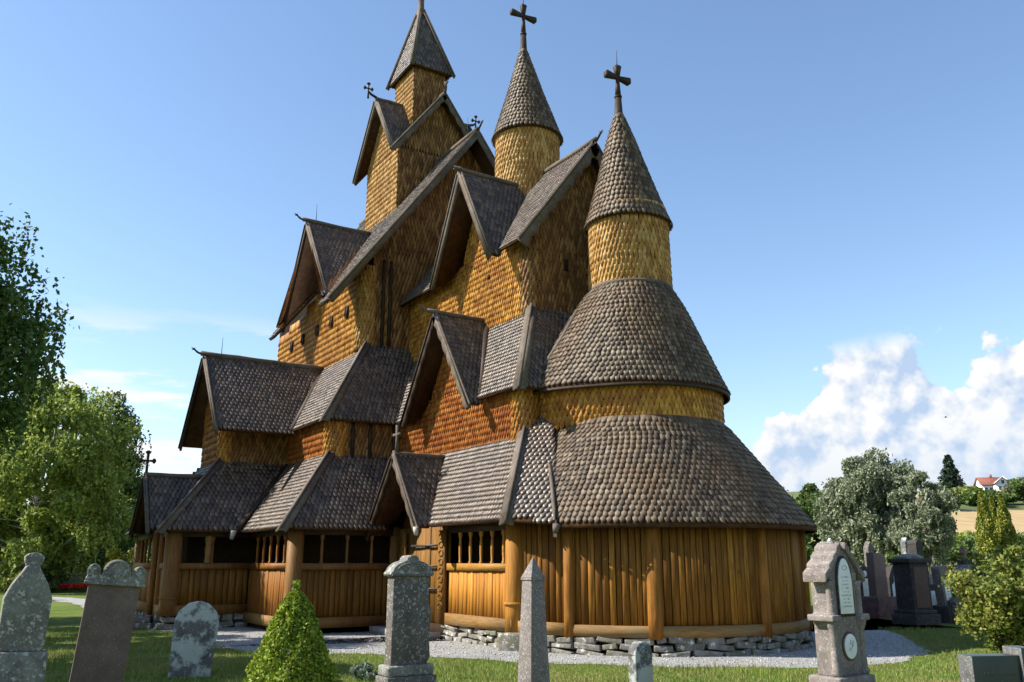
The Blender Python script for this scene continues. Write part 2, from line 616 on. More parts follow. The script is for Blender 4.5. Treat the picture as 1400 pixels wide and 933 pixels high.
def emit(mb, O, U, V, Nn, W, e, t, kind, mi=0, lim=None):
    T, F = (T_ROOF, F_ROOF) if kind == 'roof' else (T_WALL, F_WALL)
    n = len(O)
    if n == 0:
        return
    W = np.asarray(W).reshape(n, 1, 1)
    vj = rng.normal(0, 0.03, (n, 1, 1)) * e
    tj = t * rng.uniform(0.85, 1.2, (n, 1, 1))
    tw = rng.normal(0, 0.13, (n, 1, 1))
    Tu = T[:, 0].reshape(1, -1, 1)
    Tv = T[:, 1].reshape(1, -1, 1)
    Tn = T[:, 2].reshape(1, -1, 1)
    vv = Tv * e + vj
    if lim is not None:
        vv = np.minimum(vv, np.asarray(lim).reshape(n, 1, 1))
    P = (O[:, None, :] + U[:, None, :] * Tu * W + V[:, None, :] * vv
         + Nn[:, None, :] * (Tn * tj * (1 + Tu * tw) + 0.004))
    k = len(T)
    off = (np.arange(n) * k).reshape(-1, 1, 1)
    fl = [(f[None] + off).reshape(-1, f.shape[1]) for f in F]
    mb.bulk(P.reshape(-1, 3), fl, mi)


def shingle_poly(mb, poly, nhint, w, e, kind='roof', t=None, mi=0):
    """rows of shingles over a flat convex polygon"""
    P = np.asarray(poly, float)
    n = np.zeros(3)
    for i in range(len(P)):
        n += np.cross(P[i] - P[0], P[(i + 1) % len(P)] - P[0])
    n /= np.linalg.norm(n)
    if n @ np.asarray(nhint, float) < 0:
        n = -n
    u = np.cross((0, 0, 1), n)
    u /= np.linalg.norm(u)
    v = np.cross(n, u)
    o = P[0]
    pu, pv = (P - o) @ u, (P - o) @ v
    if t is None:
        t = 0.033 if kind == 'roof' else 0.040
    vlo, vhi = pv.min(), pv.max()
    k = 0
    Os, Ws, Ls = [], [], []
    K = len(P)
    vb = vlo - 0.01
    while vb < vhi:
        vm = min(max(vb + 0.5 * e, vlo + 1e-4), vhi - 1e-4)
        us = []
        for i in range(K):
            j = (i + 1) % K
            a, b = pv[i], pv[j]
            if (a - vm) * (b - vm) < 0:
                f = (vm - a) / (b - a)
                us.append(pu[i] + f * (pu[j] - pu[i]))
        if len(us) >= 2:
            u0, u1 = min(us), max(us)
            x = math.floor(u0 / w) * w - (0.5 * w if k % 2 else 0.0)
            while x < u1:
                ww = w
                a, b = max(x, u0), min(x + ww, u1)
                if b - a > 0.25 * w:
                    Os.append(o + u * ((a + b) / 2 + rng.normal(0, .03 * w)) + v * vb)
                    Ws.append((b - a) * rng.uniform(.90, 1.0))
                    Ls.append(vhi - vb + (0.02 if kind == 'wall' else 0.06))
                x += ww
        vb += e
        k += 1
    if Os:
        Os = np.array(Os)
        m = len(Os)
        emit(mb, Os, np.tile(u, (m, 1)), np.tile(v, (m, 1)), np.tile(n, (m, 1)), Ws, e, t, kind, mi, Ls)
    return n


def shingle_lathe(mb, c, prof, w, e, kind='roof', a0=-180.0, a1=180.0, t=None, mi=0, lean=(0, 0), z0=0.0, a0f=None):
    """rows of shingles round a surface of revolution; prof = (radius, z) from bottom to top"""
    prof = np.asarray(prof, float)
    seg = np.linalg.norm(np.diff(prof, axis=0), axis=1)
    s = np.concatenate([[0], np.cumsum(seg)])
    if t is None:
        t = 0.033 if kind == 'roof' else 0.040
    Os, Us, Vs, Ns, Ws = [], [], [], [], []
    k = 0
    sb = -0.01
    while sb < s[-1] - 0.2 * e:
        sc_ = max(sb, 0)
        r = np.interp(sc_, s, prof[:, 0])
        z = np.interp(sc_, s, prof[:, 1])
        r2 = np.interp(min(sc_ + 0.8 * e, s[-1]), s, prof[:, 0])
        i = min(np.searchsorted(s, sc_ + 0.5 * e, side='right') - 1, len(seg) - 1)
        d = (prof[i + 1] - prof[i]) / seg[i]
        if a0f:
            a0 = a0f(z)
        arc = R(a1 - a0)
        cnt = max(4, int(round(arc * (r + r2) / 2 / w)))
        st = arc / cnt
        for j in range(cnt + (1 if k % 2 and a1 - a0 < 359 else 0)):
            a = R(a0) + st * (j + (0.0 if k % 2 else 0.5)) + rng.normal(0, 0.04) * st
            ca, sa = math.cos(a), math.sin(a)
            Os.append((c[0] + r * ca + lean[0] * (z - z0), c[1] + r * sa + lean[1] * (z - z0), z))
            Us.append((-sa, ca, 0))
            Vs.append((ca * d[0], sa * d[0], d[1]))
            Ns.append((ca * d[1], sa * d[1], -d[0]))
            Ws.append(st * (r + r2) / 2 * rng.uniform(0.92, 1.06))
        sb += e
        k += 1
    emit(mb, np.array(Os), np.array(Us), np.array(Vs), np.array(Ns), Ws, e, t, kind, mi)


# ------------------------------------------------------------------ the church
church = thing('stave_church', 'large dark roofed wooden stave church with stacked shingled roofs, round apse and three spires', 'church', (-22.0, 13.0, 0))
church_inv = Matrix.Translation((22.0, -13.0, 0))


def part(mb, name, mats, smooth=False, label=None, sub=None):
    o = mb.build(name, mats, sub if sub is not None else church, smooth)
    if sub is None:
        o.matrix_parent_inverse = church_inv
    if label:
        o['label'] = label
    return o


RW, RE = 0.125, 0.150      # roof shingle width, exposure


def flat(poly):
    # the plane of the first three corners; the others are raised or lowered onto it
    P = [np.array(p, float) for p in poly]
    n = np.cross(P[1] - P[0], P[2] - P[0])
    if abs(n[2]) > 1e-6:
        for p in P[3:]:
            p[2] = P[0][2] - (n[0] * (p[0] - P[0][0]) + n[1] * (p[1] - P[0][1])) / n[2]
    return P


def roof_panel(poly, nh, name='roof', mat='roof', thick=0.07, w=RW, e=RE, sub=None):
    mb = MB()
    poly = flat(poly)
    n = shingle_poly(mb, poly, nh, w, e, 'roof', None, 0)
    mb.prism(poly, n, thick, 1)
    return part(mb, name, [M[mat], M['slab']], sub=sub)


def wall_panel(poly, nh, mat='gold', name='shingled_wall', w=0.105, e=0.17, thick=0.12, sub=None, polys=None):
    mb = MB()
    for p in (polys or [poly]):
        n = shingle_poly(mb, p, nh, w, e, 'wall', None, 0)
        mb.prism(p, n, thick, 1)
    return part(mb, name, [M[mat], M['dark']], sub=sub)


def bargeboard(apex, foot, n, width=0.24, thick=0.06, mat='board', sub=None, scallop=0.0, out=0.02, drop=0.12, name='bargeboard'):
    """board along a gable slope, its face towards n"""
    apex, foot, n = (np.asarray(a, float) for a in (apex, foot, n))
    d = foot - apex
    L = np.linalg.norm(d)
    d /= L
    dn = np.cross(d, n)
    if dn[2] > 0:
        dn = -dn
    L2 = L + drop
    k = max(2, int(L2 / 0.055)) if scallop else 2
    width = width * 0.84
    top, bot = [], []
    for i in range(k + 1):
        s_ = L2 * i / k
        wv = width + (scallop * abs(math.sin(math.pi * s_ / 0.46)) if scallop else 0)
        top.append(apex + d * s_ - dn * 0.07)
        bot.append(apex + d * s_ + dn * (wv - 0.07))
    # the top cut is made plumb so that two boards meet at the apex
    bot[0] = apex + np.array([0, 0, -1.0]) * (width - 0.07) / max(0.35, abs(np.cross(d, n)[2]))
    top[0] = apex + np.array([0, 0, 1.0]) * 0.07 / max(0.35, abs(np.cross(d, n)[2]))
    mb = MB()
    F = np.array(top + bot) + n * (out + thick)
    B = np.array(top + bot) + n * out
    m = k + 1
    fs = []
    for i in range(k):
        fs += [(i, i + 1, m + i + 1, m + i), (2 * m + i + 1, 2 * m + i, 3 * m + i, 3 * m + i + 1),
               (i, 2 * m + i, 2 * m + i + 1, i + 1), (m + i, m + i + 1, 3 * m + i + 1, 3 * m + i)]
    fs += [(0, m, 3 * m, 2 * m), (k, 2 * m + k, 3 * m + k, m + k)]
    mb.add(np.vstack([F, B]), fs)
    # a moulding along the upper edge
    mb.beam(apex + d * 0.10 + n * (out + thick + 0.012) - dn * 0.03, apex + d * L2 + n * (out + thick + 0.012) - dn * 0.03, 0.03, 0.05, 0, up=tuple(n))
    bmx = part(mb, name, M[mat], sub=sub)
    fix_normals(bmx)
    return bmx


def fix_normals(o):
    bm = bmesh.new()
    bm.from_mesh(o.data)
    bmesh.ops.recalc_face_normals(bm, faces=bm.faces)
    bm.to_mesh(o.data)
    bm.free()


def dragon(p, d, size=0.5, sub=None, mat='board_dark'):
    """carved beast head on a ridge end: neck curving out and up, open jaws, crest"""
    p, d = np.asarray(p, float), np.asarray(d, float)
    s = size * 0.62
    z = np.array([0, 0, 1.0])
    side = np.cross(d, z)
    mb = MB()
    mb.tube([p - d * 0.25 * s, p + d * 0.25 * s + z * 0.03 * s, p + d * 0.55 * s + z * 0.16 * s, p + d * 0.78 * s + z * 0.38 * s, p + d * 0.92 * s + z * 0.50 * s],
            [0.16 * s, 0.15 * s, 0.13 * s, 0.12 * s, 0.14 * s], 8)
    h = p + d * 0.92 * s + z * 0.50 * s
    mb.tube([h - d * .05 * s, h + d * 0.22 * s + z * 0.10 * s, h + d * 0.40 * s + z * 0.17 * s], [0.13 * s, 0.08 * s, 0.03 * s], 6)
    mb.tube([h - d * .05 * s - z * .04 * s, h + d * 0.20 * s - z * 0.10 * s, h + d * 0.33 * s - z * 0.13 * s], [0.11 * s, 0.06 * s, 0.025 * s], 6)
    for k in (-1, 1):
        mb.tube([h + side * 0.08 * s * k, h - d * 0.08 * s + z * 0.24 * s + side * 0.12 * s * k], [0.05 * s, 0.012 * s], 5)
    mb.tube([p + d * 0.5 * s + z * 0.2 * s, p + d * 0.42 * s + z * 0.42 * s], [0.06 * s, 0.015 * s], 5)
    return part(mb, 'dragon_head', M[mat], sub=sub)


def ridge(a, b, r=0.085, sub=None, mat='board', name='ridge_beam'):
    mb = MB()
    a, b = np.asarray(a, float), np.asarray(b, float)
    r = r * 0.85
    lift = np.array([0, 0, 0.045])
    n = 7
    pts = [a + (b - a) * i / n + lift + np.array([0, 0, random.uniform(-.01, .01)]) for i in range(n + 1)]
    mb.tube(pts, [r * random.uniform(0.93, 1.07) for _ in pts], 8)
    return part(mb, name, M[mat], sub=sub)


def hip(a, b, r=0.10, sub=None, mat='board', name='hip_board'):
    """a pair of boards covering a hip"""
    mb = MB()
    a, b = np.asarray(a, float), np.asarray(b, float)
    d = (b - a) / np.linalg.norm(b - a)
    a = a - d * 0.12
    s = np.cross(d, (0, 0, 1))
    s /= np.linalg.norm(s)
    t = np.cross(s, d)
    if t[2] < 0:
        t = -t
    for k in (-1, 1):
        nn = t * 0.86 + s * k * 0.5
        nn /= np.linalg.norm(nn)
        ss = np.cross(d, nn)
        ss = ss if ss @ s * k > 0 else -ss
        mb.obox((a + b) / 2 + ss * r * 0.5 + nn * 0.0 + t * 0.05, d, ss, nn, np.linalg.norm(b - a) / 2, r * 0.55, 0.022)
    mb.tube([a + t * 0.085, b + t * 0.085], 0.035, 6)
    return part(mb, name, M[mat], sub=sub)


def valley(a, b, w=0.16, sub=None):
    mb = MB()
    mb.beam(np.asarray(a, float) + (0, 0, .035), np.asarray(b, float) + (0, 0, .035), w, 0.03)
    return part(mb, 'valley_board', M['board_dark'], sub=sub)


def rod(p, h=0.7):
    mb = MB()
    mb.tube([p, (p[0], p[1], p[2] + h)], [0.012, 0.006], 5)
    return part(mb, 'lightning_rod', M['iron'])


def column(c, r, z0, z1, mat='gold', e=0.17, name='corner_column'):
    mb = MB()
    mb.lathe(c, [(r, z0), (r, z1)], 20, mi=1)
    shingle_lathe(mb, c, [(r, z0), (r, z1)], 0.10, e, 'wall')
    return part(mb, name, [M[mat], M['dark']])


AX = 12.95        # the church's long axis (y)


def my(p):
    return (p[0], 2 * AX - p[1], p[2])


# ---- levels
# chancel: ambulatory (1), aisle (2), upper room (3)
C1x, C1y = -14.92, 9.52
C1ex, C1ey, C1ez = -14.46, 9.06, 2.44
C2x, C2y, C1tz = -15.71, 10.30, 4.45
C2ex, C2ey, C2ez = -15.32, 9.92, 5.32
C3x, C3y, C2tz = -16.75, 11.20, 7.66
C3ey, C3ez = 10.70, 9.25
CGx, CRz = -16.42, 12.34
# nave
N1x, N1y = -20.45, 6.85
N1ex, N1ey, N1ez = -20.10, 6.48, 2.42
N2x, N2y, N1tz = -21.80, 8.15, 4.42
N2ex, N2ey, N2ez = -21.50, 7.87, 5.29
N3x, N3y, N2tz = -23.30, 9.68, 7.92
N3ey, N3ez = 8.28, 8.97
N3wy = 9.50
NGx, NRz = -22.60, 15.45
NWx = -29.0       # west end of the nave's aisles
N3Wx = -31.9      # west end of the upper nave
# transept on the south side
T1x, T1W, T1y = -23.90, -28.60, 4.80
T1ex, T1eW, T1ey, T1ez = -23.58, -28.95, 4.48, 2.43
T2x, T2W, T2y, T1tz = -25.20, -27.45, 6.20, 4.42
TGy, TGx, TGz, TGez = 5.80, -26.35, 7.66, 5.18
TGE, TGW = -24.12, -28.45

# ---- inner walls (dark cores that close the building)
mb = MB()
mb.box(N3Wx, N2x - .02, N2y + .02, 2 * AX - N2y, 0.0, N2ez)
part(mb, 'aisle_wall', M['dark'])
mb = MB()
mb.box(-22.5, C2x - .02, C2y + .02, 2 * AX - C2y, 0.0, C2ez)
part(mb, 'aisle_wall', M['dark'])
mb = MB()
mb.box(T2W, T2x - .02, T2y + .02, 9.0, 0.0, TGez)
mb.box(T2W - .4, T2x + .30, 5.45, 9.0, 0.0, 3.2)
part(mb, 'aisle_wall', M['dark'])
mb = MB()
mb.box(N3Wx, N3x - .13, N3y + .13, 2 * AX - N3y, 4.0, 9.9)
mb.box(-23.5, C3x - .13, C3y + .13, 2 * AX - C3y, 4.0, 10.0)
part(mb, 'upper_wall_core', M['dark'])

# ---- chancel roofs
k1 = (C1tz - C1ez) / (C2y - C1ey)
k2 = (C2tz - C2ez) / (C3y - C2ey)
k3 = (CRz - C3ez) / (AX - C3ey)
S = (0, -1, 1)
Es = (1, 0, 1)
Nn_ = (0, 1, 1)
hipC1a, hipC1b = (C1ex, C1ey, C1ez), (C2x, C2y, C1tz)
# portal dormer on the ambulatory
PGy, PGx, PGz, PGE, PGW, PGez = 8.78, -19.05, 4.13, -17.75, -20.40, 2.42
pv = (PGx, C1ey + (PGz - C1ez) / k1, PGz)
roof_panel([(C1ex, C1ey, C1ez), (C2x, C2y, C1tz), (PGx, C2y, C1tz), pv, (PGE, C1ey, C1ez)], S, 'skirt_roof', w=0.115, e=0.125)
roof_panel([(PGW, C1ey, C1ez), pv, (PGx, C2y, C1tz), (N2x + .1, C2y, C1tz), (N1ex - .05, C1ey, C1ez)], S, 'skirt_roof', w=0.115, e=0.125)
# north side
for a in (0,):
    roof_panel([my((C1ex, C1ey, C1ez)), my((C2x, C2y, C1tz)), my((N2x, C2y, C1tz)), my((N1ex, C1ey, C1ez))], Nn_, 'skirt_roof')
    roof_panel([my((C2ex, C2ey, C2ez)), my((C3x, C3y, C2tz)), my((N3x, C3y, C2tz)), my((N2ex, C2ey, C2ez))], Nn_, 'aisle_roof')
# apse data
APX, APY = -15.25, 13.05
A1R, A1ez, A1top, A1tz = 3.78, 2.34, 2.10, 4.52
A1A = -64.0
def ap(r, deg, z):
    return (APX + r * math.cos(R(deg)), APY + r * math.sin(R(deg)), z)
fa, fb = ap(A1R - .03, A1A, A1ez + .02), ap(A1top - .1, -108, A1tz - .02)
roof_panel([fa, (C1ex, C1ey, C1ez), (C2x, C2y, C1tz), fb], (1, -.6, 1), 'skirt_roof', w=0.115, e=0.125)
hip(hipC1a, hipC1b, 0.15)
pd = (C1ez - PGez)
gd = roof_panel([(PGE, PGy, PGez), (PGx, PGy, PGz), pv, (PGE, C1ey + .02, C1ez)], (1, 0, 1), 'gable_roof', w=0.125, e=0.16)
roof_panel([(PGW, PGy, PGez - .1), (PGx, PGy, PGz), pv, (PGW, C1ey + .02, C1ez)], (-1, 0, 1), 'gable_roof', sub=gd)
bargeboard((PGx, PGy, PGz), (PGE, PGy, PGez), (0, -1, 0), 0.20, sub=gd, scallop=0.05)
bargeboard((PGx, PGy, PGz), (PGW - .05, PGy, PGez - .1), (0, -1, 0), 0.20, sub=gd, scallop=0.05, mat='board_dark')
ridge((PGx, PGy - .05, PGz), pv, 0.06, sub=gd)
mb = MB()
mb.tube([(PGE + .05, PGy - .07, PGez - .02), (PGE + .07, PGy - .075, PGez - .20)], [0.075, 0.045], 8)
part(mb, 'board_tip', M['white_wood'], sub=gd, label='pale painted foot of the portal gable board')


def small_cross(p, h, arm_dir, sub, w=0.05, name='cross', bud=0.0, mat='board'):
    p = np.asarray(p, float)
    ad = np.asarray(arm_dir, float)
    z = np.array([0, 0, 1.0])
    mb = MB()
    mb.tube([p - z * .05, p + z * h * .5, p + z * h], [w * 0.9, w * .6, w * .8], 6)
    c = p + z * h * 0.66
    mb.tube([c - ad * h * .24, c - ad * .02, c + ad * .02, c + ad * h * .24], [w * .8, w * .5, w * .5, w * .8], 6)
    if bud:
        for q, dd in ((p + z * h, z), (c - ad * h * .24, -ad), (c + ad * h * .24, ad)):
            mb.tube([q - dd * bud * .3, q + dd * bud * .4, q + dd * bud], [w * .7, w * 1.7, w * .4], 6)
            oth = ad if abs(dd[2]) > .5 else z
            mb.tube([q - oth * bud * .9 + dd * bud * .2, q + oth * bud * .9 + dd * bud * .2], [w * .7, w * .7], 6)
    return part(mb, name, M[mat], sub=sub)


small_cross((PGx, PGy + .02, PGz + .05), 0.68, (1, 0, 0), gd, 0.055)

# aisle (level 2) of the chancel
DGy, DGx, DGz, DGE, DGW, DGez = 9.70, -18.85, 7.74, -17.10, -20.55, 5.20
yb = C3y
roof_panel([(C2ex, C2ey, C2ez), (C3x, C3y, C2tz), (DGx, C3y, C2tz), (DGE, C2ey, C2ez)], S, 'aisle_roof', w=0.11, e=0.125)
roof_panel([(DGW, C2ey, C2ez), (DGx, C3y, C2tz), (N3x + .05, C3y, C2tz), (N2ex, C2ey, C2ez)], S, 'aisle_roof', w=0.11, e=0.125)
roof_panel([(C2ex, C2ey, C2ez), (C3x, C3y, C2tz), (C3x, 12.6, C2tz), (C2ex, 10.9, C2ez)], Es, 'aisle_roof', w=0.12, e=0.14)
hip((C2ex, C2ey, C2ez), (C3x, C3y, C2tz), 0.15)
gd = roof_panel([(DGE, DGy, DGez), (DGx, DGy, DGz), (DGx, C3y - .02, DGz), (DGE, C2ey + .05, C2ez)], (1, 0, 1), 'gable_roof', w=0.125, e=0.155)
roof_panel([(DGW, DGy, DGez), (DGx, DGy, DGz), (DGx, C3y - .02, DGz), (DGW, C2ey + .05, C2ez)], (-1, 0, 1), 'gable_roof', sub=gd)
bargeboard((DGx, DGy, DGz), (DGE, DGy, DGez), (0, -1, 0), 0.22, sub=gd, scallop=0.05)
bargeboard((DGx, DGy, DGz), (DGW, DGy, DGez), (0, -1, 0), 0.22, sub=gd, scallop=0.05, mat='board_dark')
ridge((DGx, DGy - .25, DGz + .02), (DGx, C3y, DGz), 0.07, sub=gd)
dragon((DGx, DGy - .25, DGz + .05), (0, -1, 0), 0.32, sub=gd, mat='board')
valley((DGE - .02, C2ey + .1, C2ez + .15), (DGx + .05, C3y - .06, DGz - .02), 0.12, sub=gd)
# chancel level 2 walls
wall_panel(None, (0, -1, 0), 'rust', polys=[[(C2x - .25, (C2y - .10), 4.05), (C2x - .25, (C2y - .10), 5.75), (-21.9, (C2y - .10), 5.75), (-21.9, (C2y - .10), 4.05)],
                                          [(DGE - .55, (C2y - .10), 5.75), (DGW + .55, (C2y - .10), 5.75), (DGx, (C2y - .10), DGz - .12)]], e=0.15)
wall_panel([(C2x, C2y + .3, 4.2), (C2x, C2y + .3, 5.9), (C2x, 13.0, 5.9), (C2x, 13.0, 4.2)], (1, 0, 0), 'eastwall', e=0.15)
column((C2x - .22, C2y + .14), 0.28, 4.15, 5.55, 'gold', 0.15)

# upper chancel (level 3)
ZGy, ZGx, ZGz, ZGE, ZGW, ZGez = 10.45, -19.05, 11.95, -17.45, -20.52, 9.10
zb = (ZGx, C3ey + (ZGz - C3ez) / k3, ZGz)
CWx = N3x + .02
roof_panel([(CGx, C3ey, C3ez), (CGx, AX, CRz), (ZGx, AX, CRz), zb, (ZGE, C3ey, C3ez)], S, 'chancel_roof', w=0.12, e=0.14)
roof_panel([(ZGW, C3ey, C3ez), zb, (ZGx, AX, CRz), (CWx, AX, CRz), (CWx, C3ey, C3ez)], S, 'chancel_roof', w=0.12, e=0.14)
roof_panel([my((CGx, C3ey, C3ez)), (CGx, AX, CRz), (CWx, AX, CRz), my((CWx, C3ey, C3ez))], Nn_, 'chancel_roof')
gd = roof_panel([(ZGE, ZGy, ZGez), (ZGx, ZGy, ZGz), zb, (ZGE, C3ey + .02, C3ez)], (1, 0, 1), 'gable_roof', w=0.125, e=0.155)
roof_panel([(ZGW, ZGy, ZGez), (ZGx, ZGy, ZGz), zb, (ZGW, C3ey + .02, C3ez)], (-1, 0, 1), 'gable_roof', sub=gd)
bargeboard((ZGx, ZGy, ZGz), (ZGE, ZGy, ZGez), (0, -1, 0), 0.24, sub=gd)
bargeboard((ZGx, ZGy, ZGz), (ZGW, ZGy, ZGez), (0, -1, 0), 0.24, sub=gd)
ridge((ZGx, ZGy - .22, ZGz + .02), zb, 0.075, sub=gd)
dragon((ZGx, ZGy - .15, ZGz + .05), (0, -1, 0), 0.28, sub=gd, mat='board')
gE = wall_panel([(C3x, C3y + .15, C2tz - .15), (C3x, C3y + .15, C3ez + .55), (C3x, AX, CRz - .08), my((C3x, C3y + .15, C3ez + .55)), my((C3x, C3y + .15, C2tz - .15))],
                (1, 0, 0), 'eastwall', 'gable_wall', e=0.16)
bargeboard((CGx, AX, CRz), (CGx, C3ey - .05, C3ez), (1, 0, 0), 0.30, sub=gE, scallop=0.09)
bargeboard((CGx, AX, CRz), my((CGx, C3ey - .05, C3ez)), (1, 0, 0), 0.30, sub=gE, scallop=0.09)
ridge((CGx + .15, AX, CRz + .02), (CWx, AX, CRz + .02), 0.085, sub=gE)
dragon((CGx + .12, AX, CRz + .05), (1, 0, 0), 0.38, sub=gE)
wall_panel(None, (0, -1, 0), 'gold', polys=[[(C3x - .25, (C3y - .10), C2tz - .5), (C3x - .25, (C3y - .10), 9.62), (CWx, (C3y - .10), 9.62), (CWx, (C3y - .10), C2tz - .5)],
                                           [(ZGE - .52, (C3y - .10), 9.62), (ZGW + .52, (C3y - .10), 9.62), (ZGx, (C3y - .10), ZGz - .15)]], e=0.155)
column((C3x - .22, C3y + .14), 0.26, C2tz - .25, 9.6, 'eastwall', 0.16)
mb = MB()
mb.box(-18.62, -18.54, C3y - .155, C3y + .02, 8.85, 8.97)
part(mb, 'peep_hole', M['dark'])
mb = MB()
mb.box(C3x - .02, C3x + .06, 12.15, 12.27, 8.75, 9.05)
part(mb, 'peep_hole', M['dark'])

# mid turret over the chancel ridge
TX, TY = -19.63, 13.0
mb = MB()
TP = [(0.95, 10.8), (0.93, 12.4), (0.92, 13.95)]
mb.lathe((TX, TY), TP, 40, mi=1)
shingle_lathe(mb, (TX, TY), TP, 0.105, 0.17, 'wall', mi=0)
tur = part(mb, 'turret', [M['tan'], M['dark']])
SPIRE_LEAN = (-0.012, -0.02)


def spire(c, prof, sub, z0, lean=(0, 0)):
    mb = MB()
    mb.lathe(c, [(r - .015, z) for r, z in prof], 40, mi=1, caps=True)
    if lean != (0, 0):
        V = mb.v[-1]
        V[:, 0] += lean[0] * (V[:, 2] - z0)
        V[:, 1] += lean[1] * (V[:, 2] - z0)
    shingle_lathe(mb, c, prof, 0.115, 0.145, 'roof', lean=lean, z0=z0)
    return part(mb, 'spire', [M['roof_apse'], M['slab']], sub=sub)


def big_cross(c, z0, h, sub, tiltv=(0, 0)):
    """spire cross: sleeved shaft and four arms that widen outwards, arms along the church's cross axis"""
    mb = MB()
    cx_, cy_ = c
    def q(z, dx=0, dy=0):
        return (cx_ + dx + tiltv[0] * (z - z0), cy_ + dy + tiltv[1] * (z - z0), z)
    zc = z0 + h * 0.777
    mb.tube([q(z0 - .1), q(z0 + h * .02), q(z0 + h * .42)], [0.125, 0.115, 0.082], 10)
    mb.tube([q(z0 + h * .42), q(zc)], [0.082, 0.045], 10)
    mb.tube([q(z0 + h * .41), q(z0 + h * .435)], [0.10, 0.10], 10)
    x = 0.065
    def arm(d, L):
        d = np.asarray(d, float)
        o = np.array(q(zc))
        s = np.array([0, 0, 1.0]) if abs(d[1]) > .5 else np.array([0, 1.0, 0])
        X = np.array([1.0, 0, 0])
        vs_ = []
        for l, hw, hx in ((0.02, .040, x * .7), (L * .93, .090, x * 1.0), (L, .06, x * .9)):
            for a, b in ((-1, -1), (1, -1), (1, 1), (-1, 1)):
                vs_.append(o + d * l + s * a * hw + X * b * hx)
        fs = [(0, 1, 2, 3), (8, 9, 10, 11)]
        for i in (0, 4):
            for k in range(4):
                fs.append((i + k, i + (k + 1) % 4, i + 4 + (k + 1) % 4, i + 4 + k))
        mb.add(vs_, fs)
    arm((0, 1, 0), h * .26)
    arm((0, -1, 0), h * .26)
    arm((0, 0, 1), h * .223)
    mb.tube([q(z0 + h), q(z0 + h * 1.28)], [0.012, 0.006], 5)
    o = part(mb, 'cross', M['board_dark'], sub=sub)
    fix_normals(o)
    return o


sp = spire((TX, TY), [(1.05, 13.80), (0.98, 13.98), (0.83, 14.45), (0.60, 15.15), (0.35, 16.0), (0.13, 16.75)], tur, 13.8, (-0.020, -0.03))
big_cross((TX - .020 * 2.9, TY - .03 * 2.9), 16.7, 1.78, tur)

def swell(mb):
    # towards the chancel the bell roof runs out straighter and wider
    for V in mb.v:
        dx, dy = V[:, 0] - APX, V[:, 1] - APY
        r = np.hypot(dx, dy)
        a = np.degrees(np.arctan2(dy, dx))
        w_ = np.clip((-55 - a) / 55, 0, 1) * (a > -179)
        w_ = w_ * w_ * (3 - 2 * w_)
        k = 1 + 0.24 * w_ * np.clip((r - NKb) / (A2R - NKb), 0, 1)
        V[:, 0] = APX + dx * k
        V[:, 1] = APY + dy * k


# ---- the apse
A2w, A2R, A2ez, NKb, NKbz, NKt, NKtz = 1.98, 2.16, 5.33, 0.97, 7.92, 0.94, 9.72
mb = MB()
P1 = [(A1R, A1ez), (3.30, 2.98), (2.75, 3.68), (2.4, 4.14), (A1top, A1tz)]
P1 = [(float(np.interp(z, [p[1] for p in P1], [p[0] for p in P1])), float(z)) for z in np.linspace(A1ez, A1tz, 11)]


def a_start(z):
    # the conical roof ends on a straight line from the eave to the chancel hip
    r = float(np.interp(z, [p[1] for p in P1], [p[0] for p in P1]))
    A = np.array([A1R * math.cos(R(A1A)), A1R * math.sin(R(A1A))])
    B = np.array([A1top * math.cos(R(-112.0)), A1top * math.sin(R(-112.0))])
    d = B - A
    qa, qb, qc = d @ d, 2 * A @ d, A @ A - r * r
    t_ = (-qb - math.sqrt(max(0.0, qb * qb - 4 * qa * qc))) / (2 * qa)
    p = A + d * min(1.0, max(0.0, t_))
    return math.degrees(math.atan2(p[1], p[0]))


for i in range(10):
    (r0, z0_), (r1, z1_) = P1[i], P1[i + 1]
    q = []
    for k in range(61):
        q += [ap(r0 - .01, a_start(z0_) + (150 - a_start(z0_)) * k / 60, z0_), ap(r1 - .01, a_start(z1_) + (150 - a_start(z1_)) * k / 60, z1_)]
    mb.add(q, [(2 * k, 2 * k + 2, 2 * k + 3, 2 * k + 1) for k in range(60)], 1)
shingle_lathe(mb, (APX, APY), P1, 0.118, 0.133, 'roof', A1A, 150, a0f=a_start)
mb.lathe((APX, APY), [(A1R - .03, A1ez - .08), (A1R + .01, A1ez - .08), (A1R, A1ez - .005)], 72, A1A, 150, mi=1)
ar = part(mb, 'apse_skirt_roof', [M['roof_apse'], M['slab']])
# end board of the apse roof
mb = MB()
ea = np.array(ap(A1R + .06, A1A, A1ez))
bp_ = [np.array(ap(r + .03, a_start(z), z)) for r, z in P1]
bp_[0] = ea
out_ = np.array([-0.51, -0.86, 0.0])
q = []
for p in bp_:
    for a_, b_ in ((0, .075), (.07, .075), (.07, -.24), (0, -.24)):
        q.append(p + out_ * a_ + (0, 0, b_))
fs_ = [(0, 1, 2, 3), (43, 42, 41, 40)]
for i in range(10):
    for k in range(4):
        fs_.append((4 * i + k, 4 * i + (k + 1) % 4, 4 * i + 4 + (k + 1) % 4, 4 * i + 4 + k))
mb.add(q, fs_)
mb.tube([ea + (0, 0, -.02), ea + (0.03, -0.05, -.14)], [0.08, 0.05], 8)
part(mb, 'end_board', M['board'], sub=ar)
mb = MB()
mb.lathe((APX, APY), [(A2w, 4.3), (A2w, 5.7)], 56, -150, 150, mi=1)
shingle_lathe(mb, (APX, APY), [(A2w, 4.42), (A2w, 5.45)], 0.11, 0.15, 'wall', -150, 150)
swell(mb)
part(mb, 'apse_wall', [M['gold'], M['dark']])
mb = MB()
